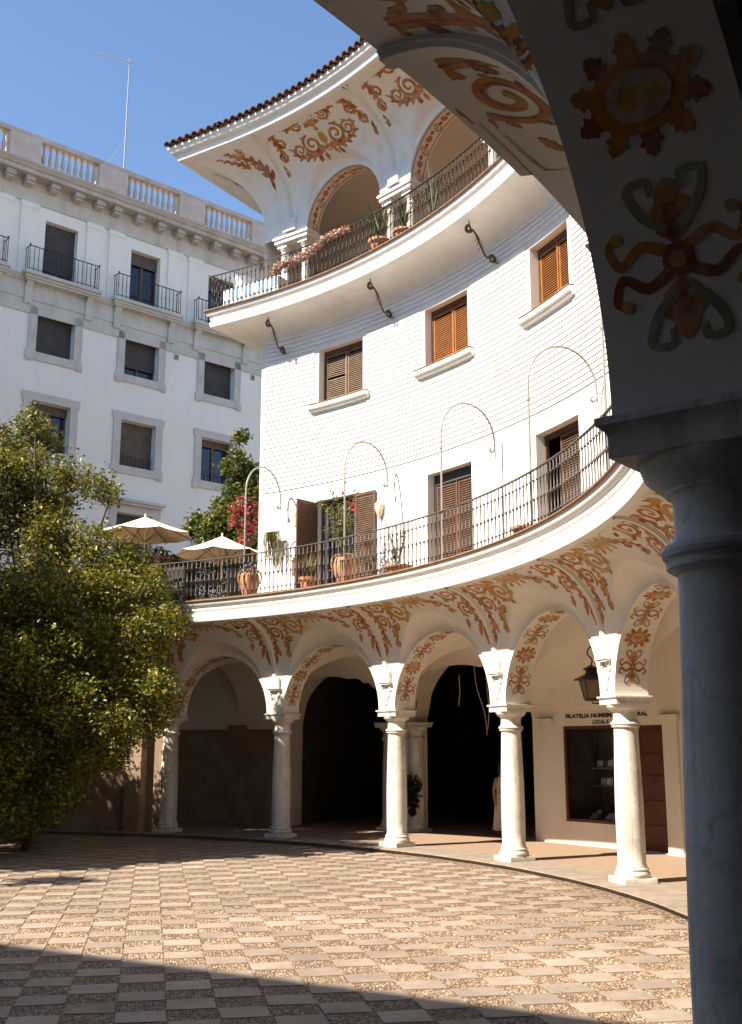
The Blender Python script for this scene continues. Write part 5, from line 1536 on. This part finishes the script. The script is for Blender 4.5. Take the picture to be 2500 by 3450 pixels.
for c in BAYC:
    for s_ in (-1, 1):
        q = pil.build('pilaster', M_COOL, AP, loc=(c + s_ * 1.30, 0, 0)) if fro is None and s_ == -1 else link('pilaster', [o for o in AP.children if o.name.startswith('pilaster')][0].data, AP, (c + s_ * 1.30, 0, 0))
        fro = 1
    for r_, (z0, z1, w_) in ROWS.items():
        bl = BL.get((r_, c), (random.choice((.3, 1, .8)), M_BLIND))
        pane_set(c, z0, z1, w_, bl[0], bl[1], True, r_)
        if r_ >= 3:                                        # stone surround with ears
            if r_ not in sur:
                q = MB(); a_, b_ = -w_ / 2, w_ / 2; t_ = .30; e = .06
                top_ = z1 + (.30 if r_ > 3 else .0)
                zt = z1 + .30 if r_ > 3 else 17.29
                for bxx in ((a_ - t_, a_, z0, z1), (b_, b_ + t_, z0, z1)): q.box(bxx[0], bxx[1], -.05, .012, bxx[2], bxx[3])
                q.box(a_ - t_ - e, b_ + t_ + e, -.056, .012, z0 - .30, z0)
                if r_ > 3: q.box(a_ - t_ - e, b_ + t_ + e, -.056, .012, z1, zt)
                for (sx, zz) in ((-1, z0 - .36), (1, z0 - .36)): q.box(sx * (b_ + t_ + e) - .22 * (sx > 0), sx * (b_ + t_ + e) + .22 * (sx < 0), -.054, .012, zz, z0 - .30)
                sur[r_] = q.build('window_surround', M_STONE, AP, loc=(c, 0, 0))
            else: link('window_surround', sur[r_].data, AP, (c, 0, 0))
        if r_ == 4 and c in (-3.78, -.25, 3.30):
            q = MB()
            for k in range(9): q.tube([(c - .66 + .165 * k, .12, z0), (c - .66 + .165 * k, .12, z0 + .42)], .012, 4)
            q.tube([(c - .70, .12, z0 + .42), (c + .70, .12, z0 + .42)], .014, 4); q.build('window_rail', M_IRON, AP)
    # balcony
    q = MB(); q.box(c - 1.5, c + 1.5, -.50, -.2, 18.60, 18.72); q.box(c - 1.44, c + 1.44, -.42, -.2, 18.50, 18.602); q.box(c - 1.40, c + 1.40, -.36, -.2, 18.42, 18.502)
    bs_ = q.build('balcony', M_STONE, AP)
    for s_ in (-1, 1):
        q = MB(); rows = [(-.02, 17.60), (-.12, 17.62), (-.15, 17.75), (-.16, 18.2), (-.30, 18.42), (-.02, 18.42)]
        for xx in (s_ * 1.18 - .13, s_ * 1.18 + .13): q.add([(c + xx, y, z) for y, z in rows], [tuple(range(6))])
        q.grid([[(c + s_ * 1.18 - .13, y, z), (c + s_ * 1.18 + .13, y, z)] for y, z in rows]); q.build('corbel', M_STONE, bs_)
    q = MB()
    for k in range(17): q.tube([(c - 1.36 + .17 * k, -.45, 18.72), (c - 1.36 + .17 * k, -.45, 19.66)], .013, 4); q.lathe([(.013, -.02), (.03, 0), (.013, .02)], 5, (c - 1.36 + .17 * k, -.45, 19.2), cap=False)
    for s_ in (-1, 1):
        for k in range(1, 3): q.tube([(c + s_ * 1.36, -.45 + .15 * k, 18.72), (c + s_ * 1.36, -.45 + .15 * k, 19.66)], .013, 4)
        q.tube([(c + s_ * 1.36, -.45, 19.66), (c + s_ * 1.36, -.08, 19.66)], .018, 4); q.lathe([(.02, 0), (.035, .03), (.02, .07), (0, .09)], 6, (c + s_ * 1.36, -.45, 19.66), cap=False)
    q.tube([(c - 1.36, -.45, 19.66), (c + 1.36, -.45, 19.66)], .02, 4); q.tube([(c - 1.36, -.45, 18.80), (c + 1.36, -.45, 18.80)], .014, 4)
    q.build('balcony_railing', M_IRON, bs_)
for xx in (1.28, 4.95):
    q = MB(); q.box(xx - .11, xx + .11, -.02, .01, 17.02, 17.24); v = q.build('wall_vent', M_STONE, AP)
    q = MB()
    for k in range(4): q.box(xx - .09, xx + .09, -.03, -.021, 17.045 + .05 * k, 17.068 + .05 * k)
    q.build('vent_slats', M_IRON, v)
q = MB(); q.box(-1.6, .95, -.28, .01, 11.0, 11.1); q.box(-1.5, .85, -.2, .01, 10.9, 11.0); q.build('window_hood', M_STONE, AP)
# television aerial on the roof
an = thing('tv_aerial', 'tall thin television aerial with a comb of rods on the apartment roof', 'aerial', (-8.6 + .745 * -1.45 - .667 * .3 * -1 * 0, 40 + .667 * -1.45, 0), math.atan2(.667, .745))
m = MB(); m.tube([(0, -.10, 22.72), (0, -.10, 29.0)], [.035, .018], 6); m.build('mast', M_POLE, an)
m = MB(); m.tube([(0, -.10, 25.4), (-.75, .3, 23.95)], .014, 5); m.build('brace', M_POLE, an)
m = MB(); m.tube([(.12, -.10, 28.85), (-1.75, -.10, 28.45)], .013, 5)
for k in range(12):
    x = .0 - 1.7 * k / 11; z_ = 28.82 - .36 * k / 11; l_ = .16 - .006 * k
    m.tube([(x, -.10 - l_, z_), (x, -.10 + l_, z_ + .03)], .007, 4); m.tube([(x, -.10, z_), (x - .02, -.10, z_ + .13)], .007, 4)
m.build('aerial_rods', M_POLE, an)

# ------------------------------------------------------------------ trees on the plaza's left
def tree_px(name, label, depth, px, base_px, nl, size, mats, frac, group=None):
    b = ray_pt(base_px[0], base_px[1], depth); b.z = GZ
    cl = []
    for (u, v, r_) in px:
        lowp = v > 1250
        for dd in ((-1.9, 0.2, 2.2) if lowp else (random.uniform(-1.0, 1.0),)):
            D_ = depth + dd + random.uniform(-.6, .6)
            q = ray_pt(u, v, D_) - b; cl.append((q.x, q.y, q.z, r_ / 97.0 * D_ / 25 * (1 if abs(dd) < 1.2 else .92)))
    for (u, v, r_) in ():
        q = ray_pt(u, v, depth) - b; cl.append((q.x, q.y, q.z, r_ / 97.0 * depth / 25))
    return bush(name, label, 'tree', tuple(b), cl, nl, size, mats, frac, True, group)
TREE = [(78, 915, 24), (62, 955, 48), (20, 985, 55), (108, 985, 34), (60, 1035, 70), (-10, 1050, 90), (150, 1055, 55), (215, 1080, 42), (245, 1100, 28), (100, 1105, 80), (20, 1150, 100), (120, 1190, 95), (215, 1215, 65), (285, 1245, 55), (330, 1300, 55), (245, 1310, 95), (100, 1310, 110), (0, 1340, 110), (375, 1360, 42), (395, 1385, 25), (330, 1400, 75), (200, 1420, 110), (60, 1460, 115), (290, 1500, 90), (350, 1520, 50), (375, 1560, 28), (160, 1550, 95), (30, 1580, 90), (260, 1600, 70), (-80, 1200, 120), (-90, 1420, 120), (330, 1600, 40), (120, 1640, 60), (40, 1650, 90), (150, 1675, 70), (240, 1670, 50), (-40, 1700, 100), (60, 1740, 70), (160, 1745, 45), (20, 1800, 50), (-60, 1560, 120), (40, 1810, 55), (-30, 1790, 80), (100, 1790, 40)]
tree_px('plaza_tree', 'big yellow green leafy tree in front of the left end of the arcade', 25.0, TREE, (60, 1850), 170000, .105, [M_LEAF, M_LEAFG], .3)
b = (-13.2, 18.2, GZ); cl = [(random.uniform(-2.6, 2.6), random.uniform(-2.2, 2.2), random.uniform(4.4, 7.0), random.uniform(.7, 1.1)) for k in range(9)]
bush('plaza_tree', 'second leafy tree further left on the plaza, outside the view', 'tree', b, cl, 9000, .17, [M_LEAF, M_LEAFG], .3)
b = (-12.0, 21.4, GZ); cl = [(random.uniform(-2.0, 1.6), random.uniform(-2.4, 2.6), random.uniform(5.2, 8.9), random.uniform(.8, 1.3)) for k in range(30)]
bush('plaza_tree', 'fourth leafy tree, tall and bare stemmed, between the other plaza trees outside the view', 'tree', b, cl, 26000, .19, [M_LEAF, M_LEAFG], .3)
b = (-11.8, 19.9, GZ); cl = [(random.uniform(-1.8, 1.5), random.uniform(-1.9, 1.9), random.uniform(6.4, 9.8), random.uniform(.8, 1.25)) for k in range(26)]
bush('plaza_tree', 'fifth leafy tree, tall crowned, nearest the camera side and outside the view', 'tree', b, cl, 24000, .19, [M_LEAF, M_LEAFG], .3)
b = (-14.0, 27.0, GZ); cl = [(random.uniform(-2.4, 2.6), random.uniform(-2.6, 2.6), random.uniform(1.6, 9.8), random.uniform(1.0, 1.6)) for k in range(54)]
bush('plaza_tree', 'third leafy tree by the left end wall, outside the view', 'tree', b, cl, 52000, .20, [M_LEAF, M_LEAFG], .3)

# ------------------------------------------------------------------ in the passage
o = thing('climbing_plant', 'dark leafy plant climbing the back column of the arcade', 'plant', W3(49.2, RB - .12, 0))
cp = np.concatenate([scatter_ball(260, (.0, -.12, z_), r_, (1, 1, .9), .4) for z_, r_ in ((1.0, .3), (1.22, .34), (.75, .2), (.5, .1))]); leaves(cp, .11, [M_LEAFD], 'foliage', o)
m = MB(); m.tube(catmull([(-.2, -.2, 0), (-.24, -.18, .5), (-.2, -.22, 1.2)], 5), .015, 5); m.build('stem', M_STEM, o)
o = thing('hanging_roots', 'dry strands coloured pale as if sunlit, hanging in the dark archway', 'plant', W3(44.5, RB + .9, 3.9))
m = MB()
for pts in ([(-.3, 0, .3), (-.25, .0, -.2), (-.05, 0, -.9), (.0, 0, -1.45)], [(-.02, 0, .5), (.02, 0, -.2), (.06, 0, -.8), (.02, 0, -1.3)], [(-.7, .1, .1), (-.68, .1, -.3), (-.72, .1, -.7)]): m.tube(catmull(pts, 6), .012, 4)
m.build('strands', M_CANVAS, o)  # pale colour stands in for sunlight on the strands
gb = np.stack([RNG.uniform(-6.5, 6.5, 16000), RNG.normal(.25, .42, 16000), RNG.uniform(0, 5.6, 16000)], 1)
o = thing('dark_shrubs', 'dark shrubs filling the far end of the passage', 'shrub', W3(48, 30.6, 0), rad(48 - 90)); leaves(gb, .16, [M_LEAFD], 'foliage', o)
m = MB()
for x in (-3.5, -1.2, 1.0, 3.2): m.tube([(x, 0, 0), (x + .2, .1, 2.2), (x - .1, 0, 4.2)], [.06, .05, .02], 6)
m.build('stems', M_BARK, o)

# person in a pale dress walking out of the passage
def person(loc, rotz):
    o = thing('person', 'person in a long pale dress with bare arms standing in the dark passage', 'person', loc, rotz)
    J = {'pel': (0, 0, .92), 'bel': (0, -.01, 1.06), 'che': (0, 0, 1.27), 'nek': (0, .01, 1.44), 'hd0': (0, .0, 1.52), 'hd1': (0, -.01, 1.66)}
    names = list(J); V = [J[k] for k in names]; Rr = [.15, .125, .135, .052, .075, .085]
    E_ = [(0, 1), (1, 2), (2, 3), (3, 4), (4, 5)]
    def chain(start, pts, rs):
        prev = start
        for p_, r_ in zip(pts, rs): V.append(p_); Rr.append(r_); E_.append((prev, len(V) - 1)); prev = len(V) - 1
        return prev
    for s_ in (1, -1):
        chain(0, [(s_ * .095, 0, .84), (s_ * .10, -.03 * s_, .48), (s_ * .10, .02 - .06 * s_, .09), (s_ * .105, -.10 - .06 * s_, .035)], [.10, .062, .042, .035])
        w_ = chain(2, [(s_ * .165, 0, 1.36), (s_ * .22, .02, 1.10), (s_ * .235, -.05, .87), (s_ * .235, -.07, .80)], [.055, .042, .03, .028])
        for k in range(4): chain(w_, [(s_ * .235, -.095 + .016 * k, .755), (s_ * .228, -.105 + .018 * k, .70 + .008 * abs(k - 1.5))], [.010, .008])
        chain(w_, [(s_ * .215, -.105, .785), (s_ * .205, -.125, .75)], [.011, .009])
    me = bpy.data.meshes.new('body'); me.from_pydata(V, E_, []); me.materials.append(M_SKIN)
    b = link('body', me, o)
    md_ = b.modifiers.new('skin', 'SKIN')
    if not me.skin_vertices: bpy.context.view_layer.objects.active = b
    sv = me.skin_vertices[0].data if me.skin_vertices else None
    if sv is None:
        bm_ = bmesh.new(); bm_.from_mesh(me); lay = bm_.verts.layers.skin.verify()
        for v, r_ in zip(bm_.verts, Rr): v[lay].radius = (r_, r_ * (.78 if r_ > .11 else 1))
        bm_.verts.ensure_lookup_table(); bm_.verts[0][lay].use_root = True; bm_.to_mesh(me); bm_.free()
    else:
        for v, r_ in zip(sv, Rr): v.radius = (r_, r_)
    ss = b.modifiers.new('sub', 'SUBSURF'); ss.levels = 2; ss.render_levels = 2
    d = MB(); rows = []
    for z_, rx, ry in ((.14, .27, .23), (.35, .245, .205), (.6, .22, .18), (.85, .195, .155), (.95, .18, .145), (1.06, .145, .12), (1.18, .16, .13), (1.30, .175, .125), (1.38, .16, .095), (1.42, .10, .075)):
        rows.append([(rx * (1 + .05 * math.sin(6 * a_) * (1 if z_ < .9 else .2)) * math.cos(a_), ry * (1 + .05 * math.sin(6 * a_) * (1 if z_ < .9 else .2)) * math.sin(a_), z_) for a_ in [2 * PI * k / 28 for k in range(28)]])
    d.grid(rows, close=True); d.build('dress', flat_mat('pale_dress', (.62, .54, .52), .9, spec=.1, var=.08), o, True)
    h = MB(); h.lathe([(.098, 1.50), (.108, 1.58), (.108, 1.66), (.09, 1.73), (.05, 1.765), (0, 1.775)], 18, (0, .025, 0), cap=False); h.build('hair', M_HAIR, o, True)
    f = MB()
    for s_ in (1, -1): f.lathe([(0, -.012), (.012, 0), (0, .012)], 6, (s_ * .032, -.088, 1.635), cap=False)
    f.build('eyes', M_BLACK, o)
    f = MB(); f.add([(-.014, -.085, 1.595), (.014, -.085, 1.595), (0, -.112, 1.598), (0, -.09, 1.64)], [(0, 2, 3), (2, 1, 3), (0, 1, 2)]); f.build('nose', M_SKIN, o)
    return o
pc = ray_pt(1103, 1838, 30.0); person((3.28, 28.3, 0.0), .3)

# small wares lying in the shop window
bk0 = None
for k in range(26):
    t_ = 31.0 + 4.0 * ((k * .618) % 1); r_ = RB + random.uniform(.24, .85); zz = .542
    if k >= 10: t_ = 31.0 + (k - 10) * .26; r_ = RB + .96; zz = random.choice((1.282, 1.682))
    m = MB(); w_, h_ = random.uniform(.07, .12), random.uniform(.14, .24)
    m.box(-w_, w_, -.008, .008, 0, h_); m.box(-w_ * .7, w_ * .7, -.0095, -.0081, h_ * .2, h_ * .8)
    q = m.build('booklet', random.choice((M_BOOK, M_WHITEC, M_TERRA)) if k % 4 == 3 else M_BOOK, None, loc=W3(t_, r_, zz), rotz=rad(t_) - PI / 2 + random.uniform(-.3, .3))
    q.rotation_euler = (random.uniform(-1.1, -.3) if k < 10 else -.12, 0, q.rotation_euler[2])
    tag(q, 'small pale card or booklet lying on the floor of the dark shop window' if k < 10 else 'small card or booklet standing on a shelf at the back of the dark shop window', 'booklet', 'wares lying in the shop window' if k < 10 else 'wares on the shop window shelves')

# ------------------------------------------------------------------ the straight building behind the camera (its shade lies on the near paving)
HO = 18.0
Lh = (HO - GZ) / math.tan(rad(SUN_EL))
pe = Vector((-4.26, 13.37)) - Vector((-math.cos(rad(SUN_AZ)), -math.sin(rad(SUN_AZ)))) * Lh
OB = thing('opposite_building', 'plain brown straight building closing the plaza opposite the arcade', 'building', (pe.x, pe.y, 0), math.atan2(-.507, .862))
m = MB(); m.box(-22, 48, -9, 0, 0, HO - .02); m.build('wall', M_BRICKY, OB)  # unseen front, brown chosen so little light bounces to the arcade
m = MB(); m.box(-22.2, 48.2, -9.2, .0, HO - .02, HO); m.build('roof', M_ROOF, OB)
for i in range(12):
    for z_ in (2.0, 6.5, 10.5, 14.0):
        q = MB(); q.box(-19 + 5.5 * i, -17.6 + 5.5 * i, .0, .03, z_, z_ + 1.9); q.build('window', M_SHUTD, OB)
